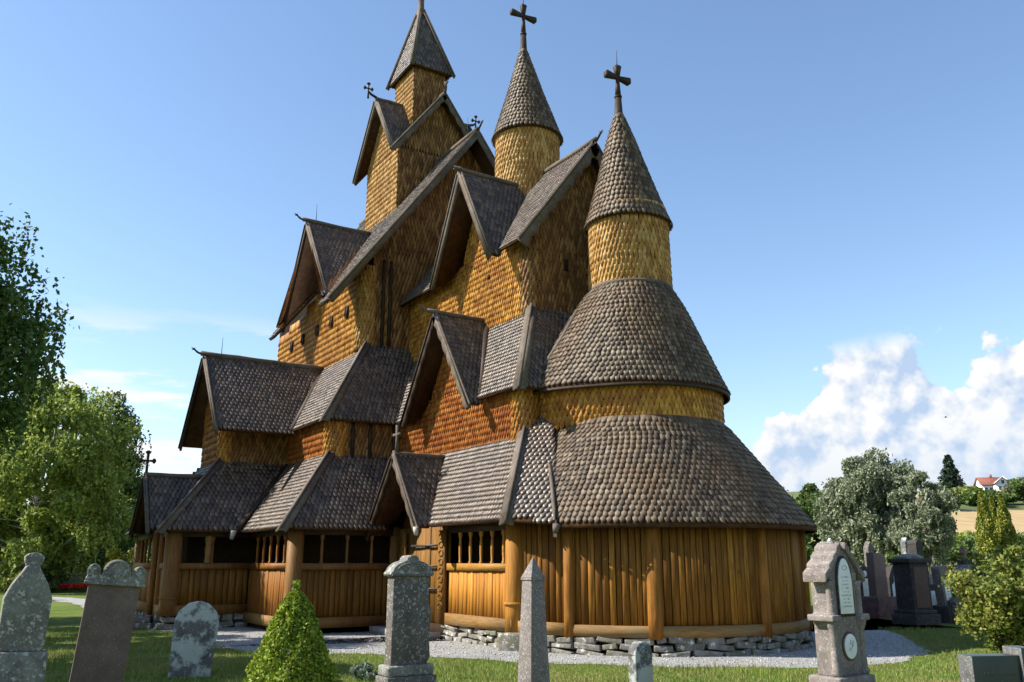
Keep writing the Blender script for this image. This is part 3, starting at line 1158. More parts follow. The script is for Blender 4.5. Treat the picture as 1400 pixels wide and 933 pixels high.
P2 = [(A2R, A2ez), (1.96, 5.78), (1.75, 6.28), (1.555, 6.74), (1.365, 7.20), (1.175, 7.58), (1.05, 7.80), (NKb, NKbz)]
mb.lathe((APX, APY), [(A2R - .04, A2ez - .07)] + [(r - .01, z) for r, z in P2], 64, mi=1)
shingle_lathe(mb, (APX, APY), P2, 0.112, 0.132, 'roof', -180, 180)
swell(mb)
a2 = part(mb, 'apse_bell_roof', [M['roof_apse'], M['slab']])
mb = MB()
mb.lathe((APX, APY), [(A2R - .03, A2ez - .10), (A2R + .015, A2ez - .10), (A2R + .015, A2ez - .03), (A2R - .03, A2ez - .03)], 64)
swell(mb)
part(mb, 'eave_ring', M['board_dark'], sub=a2)

# hanging end of the valley board beside the bell roof
mb = MB()
pts = []
for f in np.linspace(0, 1, 9):
    z = A2ez - .12 + f * 2.1
    r = np.interp(z, [p[1] for p in P2], [p[0] for p in P2]) + .02
    pts.append(np.array(ap((r + .0) * (1 + .22 * max(0, min(1, (r - NKb) / (A2R - NKb)))), -104 + 4 * f, z)))
pts[0] = pts[0] + np.array([0.0, -0.02, 0])
mb.tube(pts, [0.075] + [0.06] * 8, 8)
part(mb, 'end_board', M['board'], sub=a2)
mb = MB()
PN = [(NKb, NKbz - .05), (NKt, NKtz)]
mb.lathe((APX, APY), PN, 40, mi=1)
shingle_lathe(mb, (APX, APY), PN, 0.105, 0.165, 'wall')
tur2 = part(mb, 'turret', [M['tan'], M['dark']])
mb = MB()
mb.lathe((APX, APY), [(NKb + .0, NKbz - .03), (NKb + .045, NKbz - .03), (NKb + .045, NKbz + .05), (NKb, NKbz + .05)], 40)
part(mb, 'ring_board', M['board'], sub=tur2)
spire((APX, APY), [(1.06, 9.55), (0.99, 9.74), (0.84, 10.2), (0.61, 10.95), (0.36, 11.85), (0.13, 12.55)], tur2, 9.55, (-0.022, -0.04))
big_cross((APX - .022 * 3.0, APY - .04 * 3.0), 12.5, 1.55, tur2)
rod((APX + .3, APY - .3 - 1.35, 4.9), 0.1)

# ---- ambulatory walls of planks
def planks(mb, p0, p1, z0, z1, w=0.155, thick=0.05, n=None):
    p0, p1 = np.asarray(p0, float), np.asarray(p1, float)
    d = p1 - p0
    L = np.linalg.norm(d)
    d /= L
    n = np.array([d[1], -d[0], 0.0]) if n is None else np.asarray(n, float)
    x = 0.0
    while x < L - 0.02:
        ww = min(w * random.uniform(0.75, 1.3), L - x)
        c = p0 + d * (x + ww / 2)
        o = random.uniform(-0.012, 0.012)
        # a slightly rounded board
        gp = random.uniform(.003, .008)
        prof = [(-ww / 2 + gp, -thick), (-ww / 2 + gp, -.014), (-ww * .40, 0), (ww * .40, 0), (ww / 2 - gp, -.014), (ww / 2 - gp, -thick)]
        vs_ = []
        for z in (z0, z1):
            for a, b in prof:
                q = c + d * a + n * (b + o)
                vs_.append((q[0], q[1], z))
        k = 6
        mb.add(vs_, [tuple(range(k - 1, -1, -1)), tuple(range(k, 2 * k))] + [(i, (i + 1) % k, k + (i + 1) % k, k + i) for i in range(k)])
        x += ww


def colonnette(p, z0, z1, sub, mat):
    mb = MB()
    h = z1 - z0
    mb.lathe(p, [(.045, z0), (.045, z0 + .05 * h), (.028, z0 + .08 * h), (.036, z0 + .35 * h), (.036, z0 + .6 * h), (.026, z0 + .8 * h), (.05, z0 + .9 * h), (.05, z1)], 10)
    return part(mb, 'colonnette', M[mat], True, sub=sub)


def arcade_wall(p0, p1, n, zs, mat='plank', beam='beam', sillm='sill', ncol=4, top=2.50, posts=(), rail=1.62, sillh=0.24, carved=()):
    """low plank wall with a rail and small turned columns above it"""
    p0, p1, n = (np.asarray(a, float) for a in (p0, p1, n))
    d = (p1 - p0)
    L = np.linalg.norm(d)
    d /= L
    mb = MB()
    planks(mb, (*p0, 0), (*p1, 0), zs + sillh, rail - .14, n=(*n, 0))
    w_ = part(mb, 'plank_wall', M[mat])
    fix_normals(w_)
    mb = MB()
    mb.beam((*(p0 - n * .02), zs + sillh / 2), (*(p1 - n * .02), zs + sillh / 2), 0.20, sillh - .004)
    part(mb, 'sill_beam', M[sillm], sub=w_)
    mb = MB()
    mb.beam((*(p0 - n * .03), rail - .075), (*(p1 - n * .03), rail - .075), 0.17, 0.148)
    part(mb, 'rail', M[beam], sub=w_)
    mb = MB()
    mb.beam((*(p0 - n * .05), top - .11), (*(p1 - n * .05), top - .11), 0.16, 0.22)
    # curved brackets between columns: arched valance
    part(mb, 'top_beam', M['board_dark'], sub=w_)
    for i in range(ncol):
        q = p0 + d * L * (i + 1) / (ncol + 1) - n * .04
        colonnette(q, rail, top - .22, w_, beam)
    for q in posts:
        pass
    return w_


def post(p, r, z0, z1, mat='post', collar=None, name='post'):
    mb = MB()
    mb.lathe(p, [(r * 1.04, z0), (r * 1.02, z0 + .4), (r, z0 + .8), (r * .97, z1)], 20, caps=True)
    o = part(mb, name, M[mat], True)
    if collar:
        mb = MB()
        mb.lathe(p, [(r, collar - .03), (r + .035, collar - .02), (r + .035, collar + .02), (r, collar + .03)], 20)
        part(mb, 'collar', M[mat], True, sub=o)
    return o


ZS = 0.32
# chancel south, from the corner to the portal, and beyond the portal to the nave
arcade_wall((PGE + .10, C1y), (C1x, C1y), (0, -1), ZS, 'plank', ncol=5)
arcade_wall((N1x, C1y), (PGW - .02, C1y), (0, -1), ZS, 'plank_brown', 'post_brown', ncol=1)
post((C1x - .12, C1y + .10), 0.20, ZS, 2.55, 'post', 0.85)
# portal under the gable
mb = MB()
planks(mb, (PGW, C1y + .02, 0), (PGE + .10, C1y + .02, 0), ZS, 2.45, 0.24, n=(0, -1, 0))
mb.prism([(PGW + .2, C1y + .02, 2.45), (PGE - .2, C1y + .02, 2.45), (PGx, C1y + .02, 3.9)], (0, -1, 0), 0.05)
port = part(mb, 'portal', M['plank_brown'])
fix_normals(port)
for x in (PGE - .08, PGW + .50):
    mb = MB()
    mb.box(x - .16, x + .16, C1y - .10, C1y - .03, ZS, 2.35)
    for k in range(9):                              # carved scrolls on the portal planks
        zz = 0.7 + k * 0.19
        for sgn in (-1, 1):
            pts = [(x + sgn * .10 * math.cos(t_), C1y - .105, zz + .07 * math.sin(t_)) for t_ in np.linspace(0.2, 4.6, 8)]
            mb.tube(pts, 0.016, 5)
    part(mb, 'portal_board', M['plank_brown'], sub=port)
mb = MB()
for z in (1.05, 1.55, 2.02):
    mb.box(PGW + .70, PGE - .30, C1y - .06, C1y - .035, z - .025, z + .025)
part(mb, 'iron_strap', M['iron'], sub=port)
mb = MB()
mb.box(PGW + .2, PGE + .05, C1y - .75, C1y - .15, 0.004, 0.16)
part(mb, 'stone_step', plain_mat('step_stone', (0.30, 0.29, 0.28), 0.9, 0.2, 0.3, 5.0), sub=port)

# wall from the corner round to the apse, all boarded
A1w = 3.42
mb = MB()
cw = np.array(ap(A1w, A1A, 0))
planks(mb, (C1x + .02, C1y + .12, 0), cw, ZS + .22, 2.60, 0.14, n=(0.75, -.66, 0))
wf = part(mb, 'plank_wall', M['plank_apse'])
fix_normals(wf)
mb = MB()
mb.beam((C1x + .02, C1y + .12, ZS + .11), (cw[0], cw[1], ZS + .11), 0.20, 0.22)
part(mb, 'sill_beam', M['sill'], sub=wf)
mb = MB()
a = A1A
while a < 118:
    st = 0.125 * random.uniform(0.8, 1.2) / A1w * 57.3
    am = R(a + st / 2)
    n = np.array([math.cos(am), math.sin(am), 0])
    d = np.array([-math.sin(am), math.cos(am), 0])
    p = np.array([APX, APY, 0]) + n * A1w
    L = st / 57.3 * A1w
    planks(mb, p - d * L / 2, p + d * L / 2, ZS + .20, 2.55, 10.0, n=n)
    a += st
aw = part(mb, 'plank_wall', M['plank_apse'])
fix_normals(aw)
mb = MB()
mb.lathe((APX, APY), [(A1w - .10, ZS), (A1w + .06, ZS), (A1w + .075, ZS + .10), (A1w + .06, ZS + .20), (A1w - .10, ZS + .205)], 60, A1A, 119)
part(mb, 'sill_beam', M['sill'], sub=aw)
for a0 in (A1A + .5, -36.5, 1.5, 40, 80):
    q = ap(A1w + .02, a0, 0)
    post(q[:2], 0.135 if a0 < 0 and a0 > A1A + 1 else 0.10, ZS - .02, 2.5, 'post_apse')
mb = MB()
mb.lathe((APX, APY), [(A1w - .3, 0.1), (A1w - .3, 2.6)], 40, -80, 130)
part(mb, 'inner_wall', M['dark'], sub=aw)

# foundation: rough dry stones under the chancel and the apse
M['fstone'] = stone_mat('foundation_stone', (0.34, 0.32, 0.29), (0.10, 0.085, 0.06), (0.60, 0.59, 0.55), 0.35, 9.0, big=(0.11, 0.105, 0.06), bigamt=0.7)


def stone_rows(mb, path, z0, z1, rows, n_of=None):
    """irregular blocks along a polyline"""
    path = [np.asarray(p, float) for p in path]
    seg = [np.linalg.norm(path[i + 1] - path[i]) for i in range(len(path) - 1)]
    tot = sum(seg)
    cum = np.concatenate([[0], np.cumsum(seg)])
    def at(s):
        i = min(max(np.searchsorted(cum, s, side='right') - 1, 0), len(seg) - 1)
        f = (s - cum[i]) / seg[i]
        d = (path[i + 1] - path[i]) / seg[i]
        return path[i] + (path[i + 1] - path[i]) * f, d
    h = (z1 - z0) / rows
    for r_ in range(rows):
        s = random.uniform(-.2, 0)
        while s < tot:
            w = random.uniform(.10, .62)
            p, d = at(min(max(s + w / 2, 0), tot))
            n = np.array([d[1], -d[0]])
            out = random.uniform(-.03, .06) + (0.05 if r_ == 0 else 0)
            zc = z0 + h * (r_ + .5)
            hh = h * random.uniform(.34, .60)
            c = np.array([p[0], p[1], zc]) + np.array([n[0], n[1], 0]) * (out - .12)
            dd = np.array([d[0], d[1], random.uniform(-.16, .16)])
            dd /= np.linalg.norm(dd)
            nn = np.array([n[0], n[1], random.uniform(-.15, .25)])
            up_ = np.cross(dd, nn)
            up_ = up_ / np.linalg.norm(up_)
            nn = np.cross(up_, dd)
            vs_ = []
            for cz in (-1, 1):
                for cn in (-1, 1):
                    for cu in (-1, 1):
                        vs_.append(c + dd * cu * w / 2 * random.uniform(.82, 1.0) + nn * cn * .15 * random.uniform(.85, 1.05) + up_ * cz * hh * random.uniform(.8, 1.05))
            mb.add(vs_, [(0, 2, 3, 1), (4, 5, 7, 6), (0, 1, 5, 4), (2, 6, 7, 3), (0, 4, 6, 2), (1, 3, 7, 5)])
            s += w + .008


def bevel(o, w=0.02, seg=2):
    fix_normals(o)
    bm = bmesh.new()
    bm.from_mesh(o.data)
    bmesh.ops.bevel(bm, geom=list(bm.edges), offset=w, segments=seg, affect='EDGES', profile=0.6)
    bm.to_mesh(o.data)
    bm.free()
    o.data.update()
    return o


mb = MB()
arc = [ap(A1w + .03, a0, 0)[:2] for a0 in np.arange(A1A, 119, 5)]
stone_rows(mb, [(N1x + .1, C1y), (PGW, C1y)], 0, ZS - .01, 2)
bevel(part(mb, 'foundation', M['fstone']), 0.018)
mb = MB()
stone_rows(mb, [(PGE, C1y), (C1x + .05, C1y - .02)] + arc, -0.03, ZS - .005, 3)
fo = part(mb, 'foundation', M['fstone'])
bevel(fo, 0.018)
mb = MB()
mb.obox((C1x + .12, C1y - .12, .15), (.8, .6, 0), (-.6, .8, 0), (0, 0, 1), .24, .16, .17)
bevel(part(mb, 'corner_stone', M['fstone'], sub=fo), 0.04)
mb = MB()
mb.box(N1x, C1x - .2, C1y + .05, 2 * AX - C1y, 0, ZS)
part(mb, 'floor_base', M['dark'], sub=fo)

# ---- nave roofs
kn1 = (N1tz - N1ez) / (N2y - N1ey)
kn2 = (N2tz - N2ez) / (N3y - N2ey)
kn3 = (NRz - N3ez) / (AX - N3ey)
# level 1: east face beside the chancel, south face between hip and transept
roof_panel([(N1ex, N1ey, N1ez), (N2x, N2y, N1tz), (N2x, C2y + .05, N1tz), (N1ex, C1ey - .02, N1ez)], Es, 'skirt_roof', w=0.125, e=0.15)
roof_panel([(N1ex, N1ey, N1ez), (N2x, N2y, N1tz), (T2x, N2y, N1tz), (T1ex, N1ey, N1ez)], S, 'skirt_roof', w=0.125, e=0.14)
hip((N1ex, N1ey, N1ez), (N2x, N2y, N1tz), 0.15)
roof_panel([my((N1ex, N1ey, N1ez)), my((N2x, N2y, N1tz)), my((NWx, N2y, N1tz)), my((NWx, N1ey, N1ez))], Nn_, 'skirt_roof')
roof_panel([my((N1ex, N1ey, N1ez)), my((N2x, N2y, N1tz)), my((N2x, C2y + .05, N1tz)), my((N1ex, C1ey - .02, N1ez))], Es, 'skirt_roof')
# transept level 1
roof_panel([(T1ex, T1ey, T1ez), (T2x, T2y, T1tz), (T2x, N2y, T1tz), (T1ex, N1ey - .02, T1ez)], Es, 'skirt_roof', w=0.13, e=0.155)
pz, pe, px_, py_ = 3.90, 2.45, -25.15, 4.30
PE_, PW_ = -24.05, -26.35
kt = (T1tz - T1ez) / (T2y - T1ey)
pvt = (px_, T1ey + (pz - T1ez) / kt, pz)
roof_panel([(T1ex, T1ey, T1ez), (T2x, T2y, T1tz), (px_ - .1, T2y, T1tz), pvt, (PE_, T1ey, T1ez)], S, 'skirt_roof')
roof_panel([(PW_, T1ey, T1ez), pvt, (px_ - .1, T2y, T1tz), (T2W, T2y, T1tz), (T1eW, T1ey, T1ez)], S, 'skirt_roof')
roof_panel([(T1eW, T1ey, T1ez), (T2W, T2y, T1tz), (T2W, N2y, T1tz), (T1eW, N2y, T1ez)], (-1, 0, 1), 'skirt_roof')
hip((T1ex, T1ey, T1ez), (T2x, T2y, T1tz), 0.14)
valley((T1ex + .05, N1ey - .1, T1ez + .02), (T2x, N2y, T1tz + .02), 0.16)
mb = MB()
mb.tube([(T1ex + .05, N1ey - .2, T1ez + .0), (T1ex + .1, N1ey - .26, T1ez - .2)], [0.08, 0.05], 8)
part(mb, 'board_tip', M['white_wood'], label='pale hanging end of the valley board')
gd = roof_panel([(PE_, py_, pe), (px_, py_, pz), pvt, (PE_, T1ey + .05, pe)], (1, 0, 1), 'gable_roof', w=0.125, e=0.15)
roof_panel([(PW_, py_, pe), (px_, py_, pz), pvt, (PW_, T1ey + .05, pe)], (-1, 0, 1), 'gable_roof', sub=gd)
bargeboard((px_, py_, pz), (PE_, py_, pe), (0, -1, 0), 0.20, sub=gd)
bargeboard((px_, py_, pz), (PW_, py_, pe), (0, -1, 0), 0.20, sub=gd, mat='board_dark')
ridge((px_, py_ - .1, pz), pvt, 0.075, sub=gd)
small_cross((px_, py_ - .04, pz), 0.62, (0, 1, 0), gd, 0.05, bud=0.07, mat='board_dark')
# transept level 2 gable wing, running back into the nave aisle roof
vE = (TGE, N2ey + .02, TGez)
vR = (TGx, N2ey + (TGz - N2ez) / kn2, TGz)
gd = roof_panel([(TGE, TGy, TGez), (TGx, TGy, TGz), vR, vE], (1, 0, 1), 'gable_roof', w=0.13, e=0.155)
roof_panel([(TGW, TGy, TGez), (TGx, TGy, TGz), vR, (TGW, N2ey, TGez)], (-1, 0, 1), 'gable_roof', sub=gd)
bargeboard((TGx, TGy, TGz), (TGE, TGy, TGez), (0, -1, 0), 0.22, sub=gd)
bargeboard((TGx, TGy, TGz), (TGW, TGy, TGez), (0, -1, 0), 0.22, sub=gd, mat='board_dark')
ridge((TGx, TGy - .15, TGz + .02), vR, 0.09, sub=gd)
dragon((TGx, TGy - .15, TGz + .06), (0, -1, 0), 0.36, sub=gd)
valley((TGE + .05, N2ey - .02, N2ez), vR, 0.16, sub=gd)
rod((TGx, TGy + .45, TGz + .1), 0.55)
# nave level 2
roof_panel([(N2ex, N2ey, N2ez), (N3x, N3y, N2tz), (TGx - .1, N3y, N2tz), vR, (TGE, N2ey, N2ez)], S, 'aisle_roof', w=0.125, e=0.14)
roof_panel([(TGW, N2ey, N2ez), (TGx, N3y - .1, N2tz - .14), (TGx - .1, N3y, N2tz), (N3Wx, N3y, N2tz), (N3Wx + 2.4, N2ey, N2ez)], S, 'aisle_roof')
roof_panel([(N2ex, N2ey, N2ez), (N3x, N3y, N2tz), (N3x, C3y + .1, N2tz), (N2ex, C2ey + .2, N2ez)], Es, 'aisle_roof', w=0.125, e=0.15)
hip((N2ex, N2ey, N2ez), (N3x, N3y, N2tz), 0.15)
roof_panel([my((N2ex, N2ey, N2ez)), my((N3x, N3y, N2tz)), my((N3Wx, N3y, N2tz)), my((N3Wx, N2ey, N2ez))], Nn_, 'aisle_roof')
roof_panel([my((N2ex, N2ey, N2ez)), my((N3x, N3y, N2tz)), my((N3x, C3y, N2tz)), my((N2ex, C2ey, N2ez))], Es, 'aisle_roof')
# nave level 2 walls
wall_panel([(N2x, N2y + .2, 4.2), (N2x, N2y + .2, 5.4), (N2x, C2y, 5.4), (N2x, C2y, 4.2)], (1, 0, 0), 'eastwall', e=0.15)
wall_panel([(N2x - .2, N2y, 4.2), (N2x - .2, N2y, 5.4), (T2x, N2y, 5.4), (T2x, N2y, 4.2)], (0, -1, 0), 'rust', e=0.17)
column((N2x - .24, N2y + .24), 0.30, 4.2, 5.42, 'gold', 0.16)
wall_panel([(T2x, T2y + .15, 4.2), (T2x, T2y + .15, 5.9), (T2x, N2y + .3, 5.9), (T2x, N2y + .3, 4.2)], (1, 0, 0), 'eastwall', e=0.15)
wall_panel(None, (0, -1, 0), 'rust', polys=[[(T2x - .1, T2y, 4.2), (T2x - .1, T2y, 6.1), (T2W, T2y, 6.1), (T2W, T2y, 4.2)],
                                          [(T2x - .1, T2y, 6.1), (T2W, T2y, 6.1), (TGx, T2y, TGz - .2)]], e=0.20, w=0.12)
column((T2x - .16, T2y + .14), 0.19, 4.2, 5.9, 'gold', 0.16)
for y in (8.75, 9.25, 9.95):                       # dark battens on the aisle's east wall
    mb = MB()
    mb.box(N2x + .03, N2x + .10, y - .04, y + .04, 4.3, 5.5)
    part(mb, 'batten', M['board_dark'])
# upper nave
XGy, XGx, XGz, XGE, XGW, XGez = 8.62, -26.10, 12.50, -23.75, -27.95, 9.30
xb = (XGx, N3ey + (XGz - N3ez) / kn3, XGz)
NRW = N3Wx - .5
roof_panel([(NGx, N3ey, N3ez), (NGx, AX, NRz), (XGx, AX, NRz), xb, (XGE, N3ey, N3ez)], S, 'nave_roof', w=0.13, e=0.16)
roof_panel([(XGW, N3ey, N3ez), xb, (XGx, AX, NRz), (NRW, AX, NRz), (-28.45, N3ey, N3ez)], S, 'nave_roof', w=0.13, e=0.16)
roof_panel([my((NGx, N3ey, N3ez)), (NGx, AX, NRz), (NRW, AX, NRz), my((NRW, N3ey, N3ez))], Nn_, 'nave_roof', w=0.15, e=0.18)
gd = roof_panel([(XGE, XGy, XGez), (XGx, XGy, XGz), xb, (XGE, N3ey + .05, N3ez + .1)], (1, 0, 1), 'gable_roof', w=0.13, e=0.16)
roof_panel([(XGW, XGy, XGez), (XGx, XGy, XGz), xb, (XGW, N3ey + .05, N3ez + .1)], (-1, 0, 1), 'gable_roof', sub=gd)
bargeboard((XGx, XGy, XGz), (XGE, XGy, XGez), (0, -1, 0), 0.26, sub=gd)
bargeboard((XGx, XGy, XGz), (XGW, XGy, XGez), (0, -1, 0), 0.26, sub=gd, mat='board_dark')
ridge((XGx, XGy - .2, XGz + .02), xb, 0.085, sub=gd)
dragon((XGx, XGy - .2, XGz + .06), (0, -1, 0), 0.36, sub=gd)
rod((XGx, XGy + .25, XGz + .1), 0.6)
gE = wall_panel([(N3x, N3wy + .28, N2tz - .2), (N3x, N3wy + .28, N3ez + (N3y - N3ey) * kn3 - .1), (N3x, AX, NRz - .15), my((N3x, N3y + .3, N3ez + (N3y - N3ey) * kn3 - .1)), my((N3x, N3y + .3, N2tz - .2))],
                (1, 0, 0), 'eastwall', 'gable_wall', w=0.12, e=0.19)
bargeboard((NGx, AX, NRz), (NGx, N3ey - .05, N3ez), (1, 0, 0), 0.28, 0.07, sub=gE)
bargeboard((NGx, AX, NRz), my((NGx, N3ey - .05, N3ez)), (1, 0, 0), 0.28, 0.07, sub=gE)
ridge((NGx + .1, AX, NRz + .02), (NRW, AX, NRz + .02), 0.095, sub=gE)
dragon((NGx + .1, AX, NRz + .06), (1, 0, 0), 0.42, sub=gE)
rod((NGx - .6, AX, NRz + .1), 0.7)
wall_panel([(NRW + .5, N3y, 4.4), (NRW + .5, N3y, 10.5), (NRW + .5, AX, NRz - .2), my((NRW + .5, N3y, 10.5)), my((NRW + .5, N3y, 4.4))], (-1, 0, 0), 'rust', 'gable_wall', w=.15, e=.24)
nS = wall_panel(None, (0, -1, 0), 'gold', polys=[[(N3x - .25, N3wy, N2tz - .6), (N3x - .25, N3wy, 10.3), (-28.3, N3wy, 10.3), (-28.3, N3wy, N2tz - .6)],
                                                [(-28.3, N3wy, N2tz - .6), (-28.3, N3wy, 10.05), (-31.3, N3wy, 9.55), (-31.3, N3wy, N2tz - .6)],
                                                [(-24.80, N3wy, 10.35), (-27.4, N3wy, 10.35), (XGx, N3wy, XGz - .25)]], w=0.12, e=0.195)
column((N3x - .26, N3wy + .24), 0.30, N2tz - .2, 10.2, 'tan', 0.18)
for x in (-24.42, -25.72, -27.02, -28.42, -29.62):
    mb = MB()
    mb.box(x - .065, x + .065, N3wy - .075, N3wy - .045, 8.98, 9.28, 1)
    for a, b in ((x - .095, x - .065), (x + .065, x + .095)):
        mb.box(a, b, N3wy - .10, N3wy, 8.95, 9.31)
    mb.box(x - .065, x + .065, N3wy - .10, N3wy, 9.28, 9.31)
    mb.box(x - .065, x + .065, N3wy - .10, N3wy, 8.95, 8.98)
    part(mb, 'window', [M['board_dark'], M['dark']], sub=nS)
for y in (10.12, 10.35):
    mb = MB()
    mb.box(N3x + .03, N3x + .12, y - .04, y + .04, N2tz, 10.6)
    part(mb, 'batten', M['board_dark'])

# ---- nave ambulatory walls
arcade_wall((N1x, N1y + .1), (N1x, C1y), (1, 0), .14, 'plank_brown', 'post_brown', 'post_brown', ncol=3, rail=1.62)
arcade_wall((T1x, N1y), (N1x - .1, N1y), (0, -1), .14, 'plank_red', 'plank_red', 'sill', ncol=5)
arcade_wall((T1x, T1y + .1), (T1x, N1y), (1, 0), .34, 'plank_brown', 'post_brown', 'post_brown', ncol=1)
arcade_wall((-24.85, T1y), (T1x - .1, T1y), (0, -1), .34, 'plank_red', 'plank_red', 'sill', ncol=2)
arcade_wall((T1W, T1y), (-25.7, T1y), (0, -1), .34, 'plank_red', 'plank_red', 'sill', ncol=4)
post((N1x - .11, N1y + .11), 0.20, .05, 2.5, 'post_brown')
post((T1x - .12, T1y + .11), 0.22, .33, 2.5, 'post_brown', 0.75)
mb = MB()
stone_rows(mb, [(T1W + .1, T1y), (-26.0, T1y)], -.03, .33, 2)
bevel(part(mb, 'foundation', M['fstone']), 0.018)
mb = MB()
stone_rows(mb, [(-24.7, T1y), (T1x, T1y), (T1x, N1y)], -.03, .33, 2)
bevel(part(mb, 'foundation', M['fstone']), 0.018)
post((-24.85, T1y), 0.09, .28, 2.6, 'plank_red')
post((-25.70, T1y), 0.09, .28, 2.6, 'plank_red')
post((T1W + .1, T1y + .1), 0.18, .05, 2.5, 'post_brown')
post((N1x - .05, C1y - .02), 0.12, .2, 2.5, 'post_brown')
mb = MB()
mb.lathe((T1x + .02, 5.75), [(.07, 1.62), (.09, 1.66), (.07, 1.75), (.085, 2.0), (.07, 2.1), (.10, 2.16), (.11, 2.24), (.06, 2.32)], 12)
part(mb, 'carved_baluster', M['sill'], True, label='pale carved baluster catching the sun')
mb = MB()
mb.box(-26.2, -24.3, T1y - 1.0, T1y - .2, 0.004, 0.15)
mb.box(-26.0, -24.5, T1y - .65, T1y - .2, 0.15, 0.28)
bevel(part(mb, 'stone_step', M['fstone']), 0.02)
mb = MB()
mb.box(T1W, N1x - .12, N1y + .12, 9.0, .02, .14)
mb.box(N1x - 1.2, N1x - .12, N1y + .12, C1y + .5, .021, .141)
mb.box(T1W + .1, T1x - .12, T1y + .12, 7.0, .022, .142)
part(mb, 'floor_base', M['dark'])

# ---- belfry over the nave
BE, BW, BS, BN = -25.30, -28.00, 11.40, 14.50
BX, BZe, BZr = -26.60, 15.45, 18.0
mb = MB()
mb.box(BW + .1, BE - .1, BS + .1, BN - .1, 12.0, 16.0)
bel = part(mb, 'belfry', M['dark'])
wall_panel(None, (0, -1, 0), 'tan', polys=[[(BE, BS, 12.2), (BE, BS, 15.65), (BW, BS, 15.65), (BW, BS, 12.2)], [(BE, BS, 15.65), (BW, BS, 15.65), (BX - .02, BS, BZr - .2)]], w=.115, e=.19, sub=bel)
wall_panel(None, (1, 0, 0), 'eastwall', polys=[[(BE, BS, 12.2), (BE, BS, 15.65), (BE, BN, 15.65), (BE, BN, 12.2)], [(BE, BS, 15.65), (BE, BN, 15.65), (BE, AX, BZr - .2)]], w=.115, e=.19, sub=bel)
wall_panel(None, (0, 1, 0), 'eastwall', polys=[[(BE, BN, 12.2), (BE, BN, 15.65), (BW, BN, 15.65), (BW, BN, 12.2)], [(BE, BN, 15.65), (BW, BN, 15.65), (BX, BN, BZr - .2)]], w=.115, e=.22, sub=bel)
wall_panel(None, (-1, 0, 0), 'tan', polys=[[(BW, BS, 12.2), (BW, BS, 15.65), (BW, BN, 15.65), (BW, BN, 12.2)], [(BW, BS, 15.65), (BW, BN, 15.65), (BW, AX, BZr - .2)]], w=.115, e=.22, sub=bel)
oE, oW, oS, oN = BE + .32, BW - .32, BS - .34, BN + .34
cen = (BX, AX, BZr)
cs = {'SE': (oE, oS, BZe), 'SW': (oW, oS, BZe), 'NE': (oE, oN, BZe), 'NW': (oW, oN, BZe)}
sA, nA, eA, wA = (BX, oS, BZr), (BX, oN, BZr), (oE, AX, BZr), (oW, AX, BZr)
for f, (tri, nh) in enumerate((([cs['SE'], sA, cen], (1, 0, 1)), ([cs['SW'], sA, cen], (-1, 0, 1)), ([cs['NE'], nA, cen], (1, 0, 1)), ([cs['NW'], nA, cen], (-1, 0, 1)),
                               ([cs['SE'], eA, cen], (0, -1, 1)), ([cs['NE'], eA, cen], (0, 1, 1)), ([cs['SW'], wA, cen], (0, -1, 1)), ([cs['NW'], wA, cen], (0, 1, 1)))):
    roof_panel(tri, nh, 'belfry_roof', w=.12, e=.15, sub=bel)
for apx, ft, n in ((sA, 'SE', (0, -1, 0)), (sA, 'SW', (0, -1, 0)), (eA, 'SE', (1, 0, 0)), (eA, 'NE', (1, 0, 0)), (nA, 'NE', (0, 1, 0)), (nA, 'NW', (0, 1, 0)), (wA, 'NW', (-1, 0, 0)), (wA, 'SW', (-1, 0, 0))):
    bargeboard(apx, cs[ft], n, 0.24, sub=bel, scallop=0.05 if n[0] == 1 else 0)
for a, d in ((sA, (0, -1, 0)), (eA, (1, 0, 0)), (nA, (0, 1, 0)), (wA, (-1, 0, 0))):
    ridge(np.array(a) + np.array(d) * .08, cen, 0.07, sub=bel)
# finials: budded crosses standing off the ridge ends
for a, d, ad in ((sA, (0, -1, 0), (1, 0, 0)), (nA, (0, 1, 0), (1, 0, 0))):
    mb = MB()
    p = np.array(a, float) + np.array([0, 0, .05])
    dd = np.array(d, float)
    mb.tube([p, p + dd * .25 + (0, 0, .08), p + dd * .34 + (0, 0, .16)], [.05, .045, .04], 6)
    part(mb, 'finial_stem', M['board_dark'], sub=bel)
    small_cross(p + dd * .36 + (0, 0, -.06), 0.52, d, bel, 0.045, 'finial_cross', 0.07, 'board_dark')
mb = MB()
p = np.array(eA, float)
mb.tube([p + (.05, 0, 0), p + (.10, 0, .25), p + (.06, 0, .48)], [.06, .07, .035], 6)
mb.tube([p + (.08, 0, .30), p + (.25, .02, .42)], [.045, .03], 6)
part(mb, 'dragon_head', M['board'], sub=bel)
